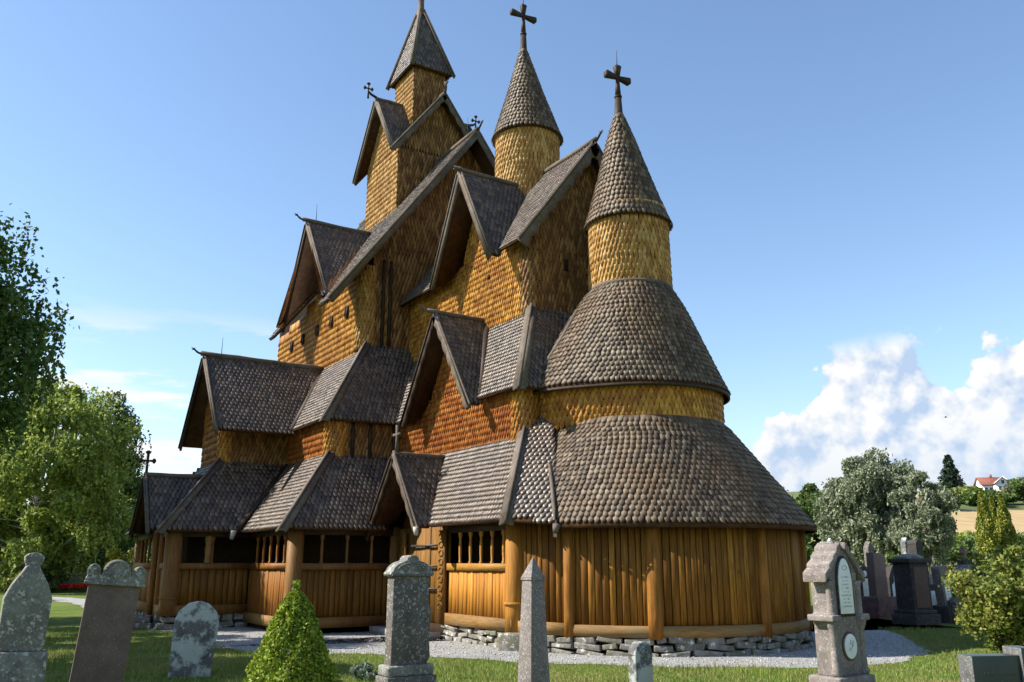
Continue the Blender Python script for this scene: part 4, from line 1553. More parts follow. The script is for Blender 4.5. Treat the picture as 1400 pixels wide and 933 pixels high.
# upper square stage and pyramid
UX, UY, UH = -26.55, 12.74, 0.80
UV = 0.62
def sq(h, z):
    v_ = h - UH + UV
    return [(UX + h, UY - v_, z), (UX + h, UY + v_, z), (UX - h, UY + v_, z), (UX - h, UY - v_, z)]
lo, hi_ = sq(UH + .02, 16.2), sq(UH, 19.32)
for i, (nh, mt) in enumerate((((1, 0, 0), 'eastwall'), ((0, 1, 0), 'eastwall'), ((-1, 0, 0), 'tan'), ((0, -1, 0), 'tan'))):
    j = (i + 1) % 4
    wall_panel([lo[i], lo[j], hi_[j], hi_[i]], nh, mt, w=.115, e=.19, sub=bel)
pe1 = sq(1.0, 19.24)
apx = (UX - .12, UY, 22.35)
tp = [(apx[0] + .05 * a, apx[1] + .05 * b, apx[2]) for a, b in ((1, -1), (1, 1), (-1, 1), (-1, -1))]
for i, nh in enumerate(((1, 0, .3), (0, 1, .3), (-1, 0, .3), (0, -1, .3))):
    j = (i + 1) % 4
    roof_panel([pe1[i], pe1[j], tp[j], tp[i]], nh, 'pyramid_roof', w=.12, e=.15, sub=bel)
    hip(np.array(pe1[i]) + (0, 0, .02), np.array(tp[i]), 0.085, sub=bel)
mb = MB()
mb.lathe((apx[0], apx[1]), [(.20, 22.1), (.17, 22.3), (.12, 22.5), (.11, 22.8), (.16, 23.0), (.15, 23.25), (.07, 23.4), (.05, 24.2), (.01, 24.5)], 12)
part(mb, 'spire_finial', M['board'], True, sub=bel)
# ------------------------------------------------------------------ ground, path, hill
def poly_in(P, poly):
    x, y = P[:, 0], P[:, 1]
    inside = np.zeros(len(P), bool)
    k = len(poly)
    for i in range(k):
        x0, y0 = poly[i]
        x1, y1 = poly[(i + 1) % k]
        c = ((y0 > y) != (y1 > y)) & (x < (x1 - x0) * (y - y0) / (y1 - y0 + 1e-12) + x0)
        inside ^= c
    return inside


def smooth(a, b, x):
    t = np.clip((x - a) / (b - a), 0, 1)
    return t * t * (3 - 2 * t)


def hill_h(lat, dep):
    return 24.0 * smooth(75, 300, dep) * smooth(5, 70, lat - 0.10 * (dep - 75)) - 0.03


def world_ld(lat, dep, z=0.0):
    return np.array([RT[0] * lat + VD[0] * dep, RT[1] * lat + VD[1] * dep, z])


def lawn_mat():
    m, nt, b = new_mat('lawn')
    n1 = noise(nt, 0.55, 6, 0.6)
    n2 = noise(nt, 7.0, 5, 0.65)
    n3 = noise(nt, 60.0, 3, 0.7)
    c = colours(nt, n1, [(0.30, (0.075, 0.140, 0.016)), (0.52, (0.135, 0.200, 0.028)), (0.72, (0.26, 0.240, 0.075))])
    c = mixc(nt, ramp(nt, n2, 0.35, 0.7, 0, 0.5), c, (0.055, 0.085, 0.015))
    c = mixc(nt, ramp(nt, n3, 0.35, 0.7, 0, 0.45), c, (0.15, 0.15, 0.05))
    setin(nt, b.inputs['Base Color'], c)
    b.inputs['Roughness'].default_value = 0.9
    b.inputs['Specular IOR Level'].default_value = 0.1
    bump(nt, b, n3, 0.8, 0.05)
    return m


M['lawn'] = lawn_mat()
mb = MB()
mb.add([(-4500, -4500, 0), (4500, -4500, 0), (4500, 4500, 0), (-4500, 4500, 0)], [(0, 1, 2, 3)])
tag(mb.build('ground', M['lawn']), kind='structure')

m, nt, b = new_mat('gravel')
g1 = noise(nt, 1.1, 5, 0.6)
g2 = noise(nt, 70.0, 3, 0.75)
g3 = noise(nt, 300.0, 2, 0.8)
c = colours(nt, g1, [(0.3, (0.24, 0.233, 0.218)), (0.7, (0.345, 0.335, 0.312))])
c = mixc(nt, ramp(nt, g2, 0.40, 0.70, 0, 0.5), c, (0.16, 0.155, 0.148))
c = mixc(nt, ramp(nt, g3, 0.45, 0.75, 0, 0.6), c, (0.58, 0.58, 0.57))
setin(nt, b.inputs['Base Color'], c)
b.inputs['Roughness'].default_value = 0.95
bump(nt, b, g2, 0.8, 0.03)
M['gravel'] = m
edge_px = [(1272, 893), (1245, 903), (1190, 910), (1100, 913), (1000, 914), (900, 912), (760, 908), (620, 901), (560, 896), (470, 895), (380, 896), (322, 890),
           (285, 881), (238, 866), (174, 857), (100, 825), (55, 820)]
edge = [ground_at(*p)[:2] for p in edge_px]
back = [ground_at(55, 815)[:2], ground_at(110, 818.5)[:2], ground_at(168, 829)[:2], np.array([-33.0, 8.0]), np.array([-33.0, 22.0]), np.array([-13.0, 22.0])]
back += [ground_at(1100, 836)[:2], ground_at(1130, 842)[:2], ground_at(1165, 851)[:2], ground_at(1195, 858)[:2], ground_at(1230, 868)[:2], ground_at(1258, 880)[:2]]
pts = edge + back
path_poly = []
for i in range(len(pts)):
    a, b_ = pts[i], pts[(i + 1) % len(pts)]
    k = max(1, int(np.linalg.norm(b_ - a) / 0.12))
    for j in range(k):
        f = j / k
        s_ = a + (b_ - a) * f
        path_poly.append(s_ + rng.normal(0, 0.045, 2) + 0.08 * np.array([math.sin(s_[1] * 3.1 + s_[0]), math.cos(s_[0] * 2.3 + s_[1] * 1.7)]))
path_poly = np.array(path_poly)
mb = MB()
mb.add([(p[0], p[1], 0.006) for p in path_poly], [tuple(range(len(path_poly)))])
tag(mb.build('gravel_path', M['gravel']), kind='structure')

# hill with stubble fields on the right
m, nt, b = new_mat('hill_grass')
c = colours(nt, noise(nt, 0.06, 5, 0.6), [(0.35, (0.05, 0.08, 0.018)), (0.65, (0.11, 0.125, 0.035))])
setin(nt, b.inputs['Base Color'], c)
b.inputs['Roughness'].default_value = 0.95
M['hill'] = m
m, nt, b = new_mat('stubble')
c = colours(nt, noise(nt, 0.5, 5, 0.65, stretch=(0.3, 1, 1)), [(0.3, (0.29, 0.20, 0.085)), (0.7, (0.42, 0.30, 0.145))])
setin(nt, b.inputs['Base Color'], c)
b.inputs['Roughness'].default_value = 0.95
M['stubble'] = m


def terrain(name, lats, deps, lift, mat):
    mb = MB()
    L, D = np.meshgrid(lats, deps)
    H_ = hill_h(L, D) + lift
    P = np.stack([RT[0] * L + VD[0] * D, RT[1] * L + VD[1] * D, H_], -1).reshape(-1, 3)
    nx, ny = len(lats), len(deps)
    i = np.arange(nx * ny).reshape(ny, nx)
    F = np.stack([i[:-1, :-1], i[:-1, 1:], i[1:, 1:], i[1:, :-1]], -1).reshape(-1, 4)
    mb.bulk(P, [F])
    return tag(mb.build(name, M[mat], smooth=True), kind='structure')


terrain('hill', np.linspace(-60, 900, 80), np.linspace(70, 1200, 110), 0.0, 'hill')
terrain('stubble_field', np.linspace(30, 420, 60), np.linspace(142, 190, 16), 0.12, 'stubble')
terrain('stubble_field', np.linspace(25, 300, 50), np.linspace(76, 98, 8), 0.12, 'stubble')
terrain('stubble_field', np.linspace(95, 122, 12), np.linspace(212, 238, 8), 0.15, 'stubble')


# ------------------------------------------------------------------ foliage
def leaves(mb, P, size, elong=0.6, hang=0.0, spread=0.35):
    n = len(P)
    a = rng.normal(0, 1, (n, 3))
    a[:, 2] -= hang
    a /= np.linalg.norm(a, axis=1)[:, None]
    b_ = np.cross(a, rng.normal(0, 1, (n, 3)))
    b_ /= np.linalg.norm(b_, axis=1)[:, None]
    s = size * rng.uniform(1 - spread, 1 + spread, (n, 1))
    A, B = a * s, b_ * s * elong
    V = np.stack([P - A, P - A * .1 + B, P + A, P - A * .1 - B], 1).reshape(-1, 3)
    F = (np.arange(n) * 4)[:, None] + np.array([[0, 1, 2, 3]])
    mb.bulk(V, [F])


def clump_points(centers, radii, per, flat=0.8, hollow=0.45):
    out = []
    for c, r in zip(centers, radii):
        d = rng.normal(0, 1, (per, 3))
        d /= np.linalg.norm(d, axis=1)[:, None]
        rr = (hollow + (1 - hollow) * rng.uniform(0, 1, (per, 1)) ** 0.7) * r
        rr *= 1 + rng.normal(0, 0.16, (per, 1))
        q = d * rr
        q[:, 2] *= flat
        out.append(c + q)
    return np.vstack(out)


M['bark'] = wood_mat('bark', (0.035, 0.028, 0.022), (0.13, 0.105, 0.085), 0.9, 3.0, (4, 4, 1), spec=0.1)
m, nt, b = new_mat('birch_bark')
nb = noise(nt, 5.0, 5, 0.65, stretch=(1, 1, 5))
setin(nt, b.inputs['Base Color'], colours(nt, nb, [(0.42, (0.05, 0.045, 0.04)), (0.52, (0.45, 0.43, 0.40))]))
b.inputs['Roughness'].default_value = 0.85
M['birch_bark'] = m
M['lf_birch'] = leaf_mat('birch_leaves', [(0, (0.041, 0.089, 0.018)), (0.6, (0.089, 0.168, 0.031)), (1, (0.168, 0.256, 0.056))], 0.22)
M['lf_light'] = leaf_mat('light_birch_leaves', [(0, (0.130, 0.194, 0.034)), (0.6, (0.272, 0.337, 0.068)), (1, (0.440, 0.467, 0.116))], 0.40)
M['lf_mid'] = leaf_mat('broad_leaves', [(0, (0.045, 0.083, 0.018)), (0.6, (0.090, 0.143, 0.030)), (1, (0.150, 0.195, 0.053))], 0.25)
M['lf_willow'] = leaf_mat('willow_leaves', [(0, (0.104, 0.134, 0.073)), (0.6, (0.202, 0.226, 0.134)), (1, (0.343, 0.355, 0.245))], 0.2)
M['lf_shrub'] = leaf_mat('golden_shrub_leaves', [(0, (0.077, 0.110, 0.015)), (0.5, (0.182, 0.204, 0.031)), (1, (0.352, 0.330, 0.066))], 0.3, pn=(2.2, (0.094, 0.143, 0.026), 0.6))
M['lf_box'] = leaf_mat('clipped_bush_leaves', [(0, (0.070, 0.130, 0.008)), (0.5, (0.190, 0.270, 0.018)), (1, (0.42, 0.46, 0.06))], 0.3)
M['lf_yellow'] = leaf_mat('yellow_bush_leaves', [(0, (0.144, 0.156, 0.014)), (0.6, (0.276, 0.258, 0.026)), (1, (0.408, 0.360, 0.060))], 0.25)
M['lf_thuja'] = leaf_mat('cypress_foliage', [(0, (0.070, 0.105, 0.012)), (0.5, (0.185, 0.215, 0.025)), (1, (0.38, 0.36, 0.05))], 0.15)
M['lf_dark'] = leaf_mat('conifer_needles', [(0, (0.010, 0.024, 0.014)), (0.6, (0.022, 0.045, 0.024)), (1, (0.040, 0.070, 0.035))], 0.05)
M['lf_grey'] = leaf_mat('grey_green_leaves', [(0, (0.09, 0.13, 0.08)), (1, (0.22, 0.27, 0.19))], 0.15)
M['lf_red'] = leaf_mat('red_petals', [(0, (0.60, 0.010, 0.018)), (1, (0.90, 0.04, 0.04))], 0.1)


def limb(mb, a, b, r0, r1, k=5, wob=0.06, sag=0.0):
    a, b = np.asarray(a, float), np.asarray(b, float)
    L = np.linalg.norm(b - a)
    pts, rad = [], []
    for i in range(k + 1):
        f = i / k
        p = a + (b - a) * f + (rng.normal(0, wob * L, 3) if 0 < i < k else 0) + np.array([0, 0, sag * L * math.sin(math.pi * f)])
        pts.append(p)
        rad.append(r0 + (r1 - r0) * f)
    mb.tube(pts, rad, 6)


def tree(name, label, base, h, crown_lo, rad, nclump, per, leaf, mat, bark='bark', trunk_r=None, droop=0.0, group=None, cat='tree', shape='round', clump_r=0.28, seedoff=0, gap=0.0, elong=0.6):
    base = np.asarray(base, float)
    t = thing(name, label, cat, tuple(base), group=group)
    tr = trunk_r or h * 0.022
    mb = MB()
    top = np.array([rng.normal(0, .03) * h, rng.normal(0, .03) * h, h * 0.92])
    k = 8
    tp_, trd = [], []
    for i in range(k + 1):
        f = i / k
        tp_.append(top * f * np.array([1, 1, 1]) + (rng.normal(0, .008 * h, 3) * np.array([1, 1, 0]) if 0 < i else 0) - np.array([0, 0, .1 if i == 0 else 0]))
        trd.append(tr * (1 - .85 * f) * (1.35 if i == 0 else 1))
    mb.tube(tp_, trd, 9)
    cs_, rs = [], []
    zc, hz_ = (crown_lo + h) / 2, (h - crown_lo) / 2
    for i in range(nclump):
        for _ in range(30):
            d = rng.uniform(-1, 1, 3)
            if d @ d < 1 and d @ d > 0.12:
                break
        z = zc + d[2] * hz_
        f = (z - crown_lo) / (h - crown_lo)
        if shape == 'cone':
            prof = max(0.08, 1 - f) ** 0.85
        elif shape == 'column':
            prof = min(1, (1 - f) * 2.6 + .1) * min(1, f * 4 + .5)
        elif shape == 'birch':
            prof = max(.15, math.sin(math.pi * min(1, (f * .82 + .18))) ** .8)
        else:
            prof = 1.0
        s_ = rad * prof if shape != 'round' else rad
        cs_.append(np.array([d[0] * s_, d[1] * s_, z]) + np.array([top[0], top[1], 0]) * (z / h))
        rs.append(clump_r * rad * rng.uniform(0.6, 1.25) * (1 if shape in ('round', 'birch') else max(.45, prof)))
    for c_, r_ in list(zip(cs_, rs))[: min(nclump, 46)]:
        f = max(0.12, min(0.9, (c_[2] - rad * 0.5 * random.uniform(.4, 1.1)) / (h * .92)))
        i = min(int(f * k), k - 1)
        st = tp_[i] + (tp_[i + 1] - tp_[i]) * (f * k - i)
        limb(mb, st, c_, max(.012, tr * (1 - f) * .42), tr * .05, 4, 0.05)
    mb.build('trunk', M[bark], t)
    mb = MB()
    P = clump_points(cs_, rs, per, 0.75)
    if droop:
        # hanging twigs: leaves strung down from the clumps
        ns = int(len(P) * 0.05)
        idx = rng.choice(len(P), ns)
        L_ = rng.uniform(.3, 1.0, ns) * droop
        m_ = 14
        tt = np.linspace(0, 1, m_)
        S_ = P[idx][:, None, :] + np.stack([np.zeros((ns, m_)), np.zeros((ns, m_)), -L_[:, None] * tt[None]], -1)
        S_ += rng.normal(0, .035, S_.shape) + rng.normal(0, .12, (ns, 1, 3)) * tt[None, :, None]
        P = np.vstack([P[rng.uniform(0, 1, len(P)) > .35], S_.reshape(-1, 3)])
    P = P[P[:, 2] > 0.15]
    leaves(mb, P, leaf, elong, hang=0.8 if droop else 0.0)
    mb.build('crown', M[mat], t)
    return t


def bush(name, label, base, rx, h, n, leaf, mat, group=None, cat='bush', lumps=9, arch=0.0):
    base = np.asarray(base, float)
    t = thing(name, label, cat, tuple(base), group=group)
    cs_, rs = [], []
    for i in range(lumps):
        a = rng.uniform(0, 2 * math.pi)
        r_ = rx * math.sqrt(rng.uniform(0, 1)) * .72
        z = h * rng.uniform(.22, .80) * (1 - .35 * (r_ / rx) ** 2)
        cs_.append(np.array([r_ * math.cos(a), r_ * math.sin(a), z]))
        rs.append(min(rx, h) * rng.uniform(.22, .36))
    P = clump_points(cs_, rs, n // lumps, .9, .35)
    mbs = MB()
    for c_ in cs_:
        limb(mbs, (c_[0] * .12, c_[1] * .12, -.05), c_, .03 * h ** .5, .008, 4, .05)
    if arch:
        ns = int(60 * arch)
        Q = []
        for i in range(ns):
            a = rng.uniform(0, 2 * math.pi)
            L_ = rng.uniform(.75, 1.15)
            tt = np.linspace(.25, 1, 26)
            x = rx * L_ * tt ** 1.1
            z = h * (1.0 * L_) * (np.sin(tt * math.pi * .62) * 1.02)
            q = np.stack([x * math.cos(a), x * math.sin(a), z], -1)
            mbs.tube([q[0], q[8], q[17], q[25]], [.008, .006, .005, .003], 4)
            q = np.repeat(q, 5, 0) + rng.normal(0, .045, (130, 3))
            Q.append(q)
        P = np.vstack([P] + Q)
    P = P[P[:, 2] > .02]
    mbs.build('stems', M['bark'], t)
    mb = MB()
    leaves(mb, P, leaf)
    mb.build('foliage', M[mat], t)
    return t


# left side: tall birches and the trees behind them
tree('birch_tree', 'tall dark drooping birch filling the left edge above the lichen grey gravestone', world_ld(-18.2, 25.0), 14.4, 2.4, 3.7, 120, 390, 0.085, 'lf_birch', 'birch_bark', 0.2, 1.5, 'trees round the churchyard', shape='birch', clump_r=.25)
tree('birch_tree', 'bright yellow green birch with drooping twigs behind the brown gravestone', world_ld(-27.3, 50.0), 11.6, 0.8, 4.6, 90, 560, 0.115, 'lf_light', 'birch_bark', 0.2, 0.9, 'trees round the churchyard', clump_r=.25)
tree('birch_tree', 'thin airy birch with gaps showing sky, nearest the porch cross', world_ld(-26.4, 57.0), 13.9, 1.2, 3.2, 72, 300, 0.10, 'lf_mid', 'birch_bark', 0.16, 1.2, 'trees round the churchyard', shape='birch', clump_r=.26)
tree('broadleaf_tree', 'dark green tree low on the left behind the drooping birch', world_ld(-35.0, 55.0), 10.0, 0.6, 4.4, 60, 420, 0.15, 'lf_birch', 'bark', 0.2, 1.0, 'trees round the churchyard')
tree('broadleaf_tree', 'shaded tree close behind the yellow green bush beside the church porch', world_ld(-30.8, 64.0), 9.0, 0.4, 4.0, 60, 420, 0.15, 'lf_birch', 'bark', 0.2, 0.8, 'trees round the churchyard')
# trees outside the frame on the left that shade the lawn and the path
tree('birch_tree', 'birch outside the picture on the left shading the front gravestones', world_ld(-12.4, 13.6), 8.0, 2.0, 2.6, 44, 420, 0.11, 'lf_birch', 'birch_bark', 0.18, 1.0, 'trees round the churchyard', shape='birch')
tree('birch_tree', 'birch outside the picture on the left shading the path by the porch', world_ld(-15.2, 19.0), 10.4, 2.4, 2.6, 40, 420, 0.11, 'lf_birch', 'birch_bark', 0.18, 1.0, 'trees round the churchyard', shape='birch')
bush('garden_bush', 'yellow green bush glowing in sun left of the church porch', place(166, 47.0), 1.25, 3.0, 5200, 0.085, 'lf_yellow', 'bushes on the churchyard edge')
bush('garden_bush', 'yellowish rounded bush behind the pinnacled lichen gravestone', place(27, 40.0), 0.8, 1.5, 2500, 0.06, 'lf_shrub', 'bushes on the churchyard edge')
bush('garden_bush', 'green upright shrub left of the low grave wall with red flowers', place(68, 50.0), 0.9, 1.9, 3000, 0.07, 'lf_mid', 'bushes on the churchyard edge')
for i, (lat, dep, w_) in enumerate(((-44, 66, 3.2), (-38, 68, 3.0), (-33, 71, 3.2), (-28, 74, 3.0))):
    bush('hedge_bush', ('leftmost', 'second from left', 'third from left', 'rightmost')[i] + ' of the dark hedge bushes under the left trees', world_ld(lat, dep), w_, 3.0, 4200, 0.16, 'lf_birch', 'dark hedge bushes under the left trees')

# right side
tree('willow_tree', 'big silvery green willow right of the apse', place(1203, 66.0), 9.4, 0.9, 3.5, 95, 560, 0.15, 'lf_willow', 'bark', 0.22, 1.4, 'trees round the churchyard', clump_r=.25, elong=0.4)
tree('willow_tree', 'smaller silvery willow with a forked bare trunk in front of the field', place(1277, 60.0), 7.6, 1.6, 2.0, 50, 430, 0.12, 'lf_willow', 'bark', 0.16, 0.7, 'trees round the churchyard', clump_r=.30, elong=0.4)
tree('broadleaf_tree', 'dark green tree just right of the apse eave', place(1112, 84.0), 9.0, 0.4, 3.3, 60, 420, 0.17, 'lf_mid', 'bark', 0.2, 0, 'trees round the churchyard')
tree('broadleaf_tree', 'pale topped green tree between the apse eave and the big willow', place(1137, 92.0), 8.6, 0.4, 2.7, 50, 380, 0.17, 'lf_light', 'bark', 0.2, 0, 'trees round the churchyard')
tree('broadleaf_tree', 'green tree mostly hidden behind the apse roof', place(1066, 78.0), 8.0, 0.4, 3.2, 46, 380, 0.17, 'lf_birch', 'bark', 0.2, 0, 'trees round the churchyard')
bush('garden_bush', 'round bright green bush behind the pink granite gravestone', place(1192, 44.0), 1.2, 2.35, 4200, 0.075, 'lf_mid', 'bushes on the churchyard edge')
bush('garden_bush', 'round green bush between the pink stone and the dark pillar', place(1221, 46.0), 1.15, 2.5, 4200, 0.075, 'lf_mid', 'bushes on the churchyard edge')
bush('garden_bush', 'small light green bush left of the roofed grave monument', place(1306, 46.0), 0.6, 1.75, 1600, 0.07, 'lf_yellow', 'bushes on the churchyard edge')
bush('arching_shrub', 'large golden green arching shrub behind the dark granite gravestone', place(1402, 16.4), 1.05, 1.22, 22000, 0.040, 'lf_shrub', cat='shrub', lumps=18, arch=1.6)
bush('arching_shrub', 'golden green shrub at the right edge behind the arching one', place(1440, 18.5), 1.4, 1.7, 9000, 0.05, 'lf_shrub', cat='shrub', lumps=14, arch=.9)


def columnar(label, base, r, h, n=9500):
    base = np.asarray(base, float)
    t = thing('columnar_cypress', label, 'cypress', tuple(base), group='golden columnar cypresses')
    mb = MB()
    mb.tube([(0, 0, -.1), (0, 0, h * .5), (0, 0, h * .93)], [.07, .04, .01], 7)
    mb.build('trunk', M['bark'], t)
    z = h * rng.uniform(0.02, 1, n) ** .9
    a = rng.uniform(0, 2 * math.pi, n)
    f = z / h
    rr = r * np.minimum(1, (1 - f) * 2.2 + .06) * np.minimum(1, .55 + f * 2.5)
    rr = rr * (0.72 + 0.34 * rng.uniform(0, 1, n)) * (1 + .16 * np.sin(a * 5 + f * 23) + .1 * np.sin(a * 3 - f * 31))
    P = np.stack([rr * np.cos(a), rr * np.sin(a), z], -1)
    mb = MB()
    leaves(mb, P, 0.058, .45, hang=-1.2)
    mb.build('foliage', M['lf_thuja'], t)


columnar('tallest golden columnar cypress, left of the pair below the white house', place(1361, 38.0), .40, 4.75)
columnar('golden columnar cypress in the middle, just behind the tallest', place(1374, 39.0), .36, 4.5)
columnar('rightmost golden columnar cypress at the picture edge', place(1388, 38.5), .40, 4.6)

# on the hill: conifer, hedge trees, house
def hill_pt(px, dep):
    z = 0.0
    for _ in range(3):
        p = place(px, dep, z)
        lat = p[:2] @ RT[:2]
        z = float(hill_h(np.array(lat), np.array(dep)))
    p[2] = z
    return p


def conifer(label, base, h, r):
    t = thing('spruce_tree', label, 'spruce', tuple(base), group=None)
    mb = MB()
    mb.tube([(0, 0, -.2), (0, 0, h * .5), (0, 0, h)], [.02 * h, .012 * h, .02], 7)
    mb.build('trunk', M['bark'], t)
    P = []
    for z in np.arange(h * .06, h * .98, h * .045):
        rr = r * (1 - z / h) ** .8 * rng.uniform(.8, 1.15)
        for k in range(11):
            a = rng.uniform(0, 2 * math.pi)
            u = np.linspace(.1, 1, 14)
            q = np.stack([rr * u * math.cos(a), rr * u * math.sin(a), z - u ** 1.5 * rr * .35 + u * .1], -1)
            P.append(np.repeat(q, 3, 0) + rng.normal(0, r * .05, (42, 3)))
    P = np.vstack(P)
    mb = MB()
    leaves(mb, P, r * .085, .4)
    mb.build('needles', M['lf_dark'], t)


conifer('dark lone spruce on the skyline left of the white house', hill_pt(1302, 240.0), 10.5, 4.4)
for i, (px, dep, r_, h, mt, lb) in enumerate((
        (1316, 205.0, 3.0, 3.6, 'lf_light', 'yellow green tree below the lone spruce on the hill'),
        (1345, 200.0, 4.6, 3.2, 'lf_mid', 'rounded green tree below the white house on the hill'),
        (1366, 206.0, 3.6, 2.2, 'lf_mid', 'green tree right below the gable of the white house'),
        (1392, 214.0, 3.8, 5.6, 'lf_willow', 'greyish tree right of the white house on the hill'),
        (1410, 204.0, 4.6, 5.4, 'lf_mid', 'green tree on the hill at the right edge'),
        (1326, 236.0, 2.6, 1.8, 'lf_light', 'low pale tree between the spruce and the white house'),
        (1288, 190.0, 3.4, 4.4, 'lf_mid', 'green hill tree peeping over the smaller willow'),
        (1400, 262.0, 3.4, 4.4, 'lf_birch', 'dark tree on the skyline at the right edge'))):
    tree('broadleaf_tree', lb, hill_pt(px, dep), h, .3, r_, 26, 200, .38, mt, 'bark', .2, 0, 'trees and bushes on the hill')
for i in range(9):
    px = 1300 + i * 14
    names = ('leftmost of the rough bushes between the two fields', 'rough bush behind the smaller willow between the fields', 'third rough bush from the left between the fields', 'rough bush left of the golden cypresses',
             'rough bush seen behind the tallest cypress', 'rough bush behind the middle cypress', 'rough bush behind the rightmost cypress', 'rough bush right of the cypresses', 'rightmost rough bush between the fields')
    bush('hill_bush', names[i], hill_pt(px, 108 + (i * 37) % 24), 2.9, 2.6 + (i * 13 % 7) * .22, 1500, 0.22, ('lf_mid', 'lf_light')[i % 2], 'rough bushes between the fields')

# white house on the hill
M['white'] = plain_mat('white_paint', (0.78, 0.78, 0.76), 0.6, 0.3, 0.05)
M['tile'] = plain_mat('red_roof_tiles', (0.20, 0.080, 0.060), 0.8, 0.2, 0.25, 2.0)
M['glass'] = plain_mat('window_glass', (0.03, 0.04, 0.05), 0.08, 0.6, 0.1)
hb = hill_pt(1357, 250.0)
hb[2] -= 0.5
ho = thing('white_house', 'white gabled house with a red tiled roof on the hilltop', 'house', tuple(hb), rz=math.atan2(RT[1], RT[0]) - .15)
ho.scale = (.85, .85, .85)
mb = MB()
mb.box(-4.2, 4.2, -3.2, 3.2, -.5, 3.0)
mb.prism([(-0.2, -3.2, 3.0), (4.2, -3.2, 3.0), (2.0, -3.2, 4.9)], (0, -1, 0), .2)
mb.prism([(4.2, -3.2, 3.0), (4.2, 3.2, 3.0), (4.2, 0, 5.4)], (1, 0, 0), .2)
mb.prism([(-4.2, -3.2, 3.0), (-4.2, 3.2, 3.0), (-4.2, 0, 5.4)], (-1, 0, 0), .2)
mb.box(-.8, 4.0, -5.4, -3.1, -.5, 3.2)
mb.prism([(-0.9, -5.4, 3.2), (4.1, -5.4, 3.2), (1.6, -5.4, 5.0)], (0, -1, 0), .2)
mb.build('wall', M['white'], ho)
mb = MB()
mb.prism([(-4.7, -3.7, 2.75), (4.7, -3.7, 2.75), (4.7, 0, 5.55), (-4.7, 0, 5.55)], (0, -.6, .8), .18)
mb.prism([(-4.7, 3.7, 2.75), (4.7, 3.7, 2.75), (4.7, 0, 5.55), (-4.7, 0, 5.55)], (0, .6, .8), .18)
mb.prism([(-1.3, -5.8, 2.95), (1.6, -5.8, 5.25), (1.6, -1.0, 5.25), (-1.3, -2.5, 2.95)], (-.6, 0, .8), .18)
mb.prism([(4.5, -5.8, 2.95), (1.6, -5.8, 5.25), (1.6, -1.0, 5.25), (4.5, -2.5, 2.95)], (.6, 0, .8), .18)
rf = mb.build('roof', M['tile'], ho)
mb = MB()
mb.box(-.4, .3, -.3, .3, 5.2, 6.5)
mb.build('chimney', plain_mat('chimney_brick', (0.3, 0.14, 0.1), .9, .2), rf)
for x, y, z in ((.6, -5.42, 1.5), (2.6, -5.42, 1.5), (1.6, -5.42, 3.5), (-3.0, -3.22, 1.3), (-1.4, -3.22, 1.3)):
    mb = MB()
    mb.box(x - .45, x + .45, y - .03, y + .03, z - .5, z + .6)
    mb.build('window', M['glass'], ho)
mb = MB()
for s_ in (-1, 1):
    mb.beam((1.6, -5.84, 5.3), (1.6 + s_ * 2.95, -5.84, 2.95), .06, .28)
mb.build('bargeboard', M['white'], ho)

# far wood behind the left trees
M['lf_far'] = leaf_mat('far_wood_leaves', [(0, (0.026, 0.048, 0.017)), (1, (0.066, 0.102, 0.034))], 0.05)
mb = MB()
cs_, rs = [], []
for i in range(150):
    cs_.append(world_ld(rng.uniform(-150, 20), rng.uniform(120, 150), rng.uniform(1.0, 6.5)))
    rs.append(rng.uniform(2.0, 4.0))
leaves(mb, clump_points(cs_, rs, 170, .9), .45)
tag(mb.build('far_wood', M['lf_far']), kind='stuff')

# clipped bush in the foreground
tb = place(393, 9.0)
t = thing('cone_bush', 'bright green cone shaped clipped bush in the front of the churchyard', 'bush', tuple(tb))
mb = MB()
mb.tube([(0, 0, -.05), (0, 0, .6), (0.01, 0, 1.38)], [.05, .03, .006], 7)
for i in range(60):
    z = rng.uniform(.05, 1.2)
    a = rng.uniform(0, 6.28)
    rr = .52 * (1 - z / 1.42)
    mb.tube([(0, 0, z), (rr * math.cos(a), rr * math.sin(a), z + .05)], [.008, .003], 4)
mb.build('stem', M['bark'], t)
n = 26000
z = 1.36 * rng.uniform(0, 1, n) ** 1.35
a = rng.uniform(0, 2 * math.pi, n)
f = z / 1.36
rr = 0.555 * (1 - f) ** .66 * (.86 + .16 * rng.uniform(0, 1, n) + .07 * np.sin(a * 4 + f * 9) + .06 * np.sin(a * 7 - f * 17) + .05 * np.sin(a * 11 + f * 41)) + .012
rr *= np.where(rng.uniform(0, 1, n) < .25, rng.uniform(.4, 1, n), 1)
P = np.stack([rr * np.cos(a), rr * np.sin(a), z + .02], -1)
sp_ = np.stack([rng.normal(0, .016, 260), rng.normal(0, .016, 260), 1.30 + .17 * rng.uniform(0, 1, 260)], -1)
mb = MB()
leaves(mb, np.vstack([P, sp_]), .0165, .7)
mb.build('foliage', M['lf_box'], t)
# low grey green plant, ferns by the walls
bush('low_plant', 'low grey green plant left of the grey crowned gravestone', place(503, 13.2), .26, .26, 1500, .022, 'lf_grey', cat='plant', lumps=7)
fp = ground_at(617, 869)
bush('fern', 'small green fern growing at the foot of the church foundation', (fp[0], fp[1], 0), .16, .22, 420, .03, 'lf_light', cat='plant', lumps=5)
bush('fern', 'small fern beside the stone step of the porch', (-24.3, 3.7, 0), .2, .42, 420, .045, 'lf_light', cat='plant', lumps=5)

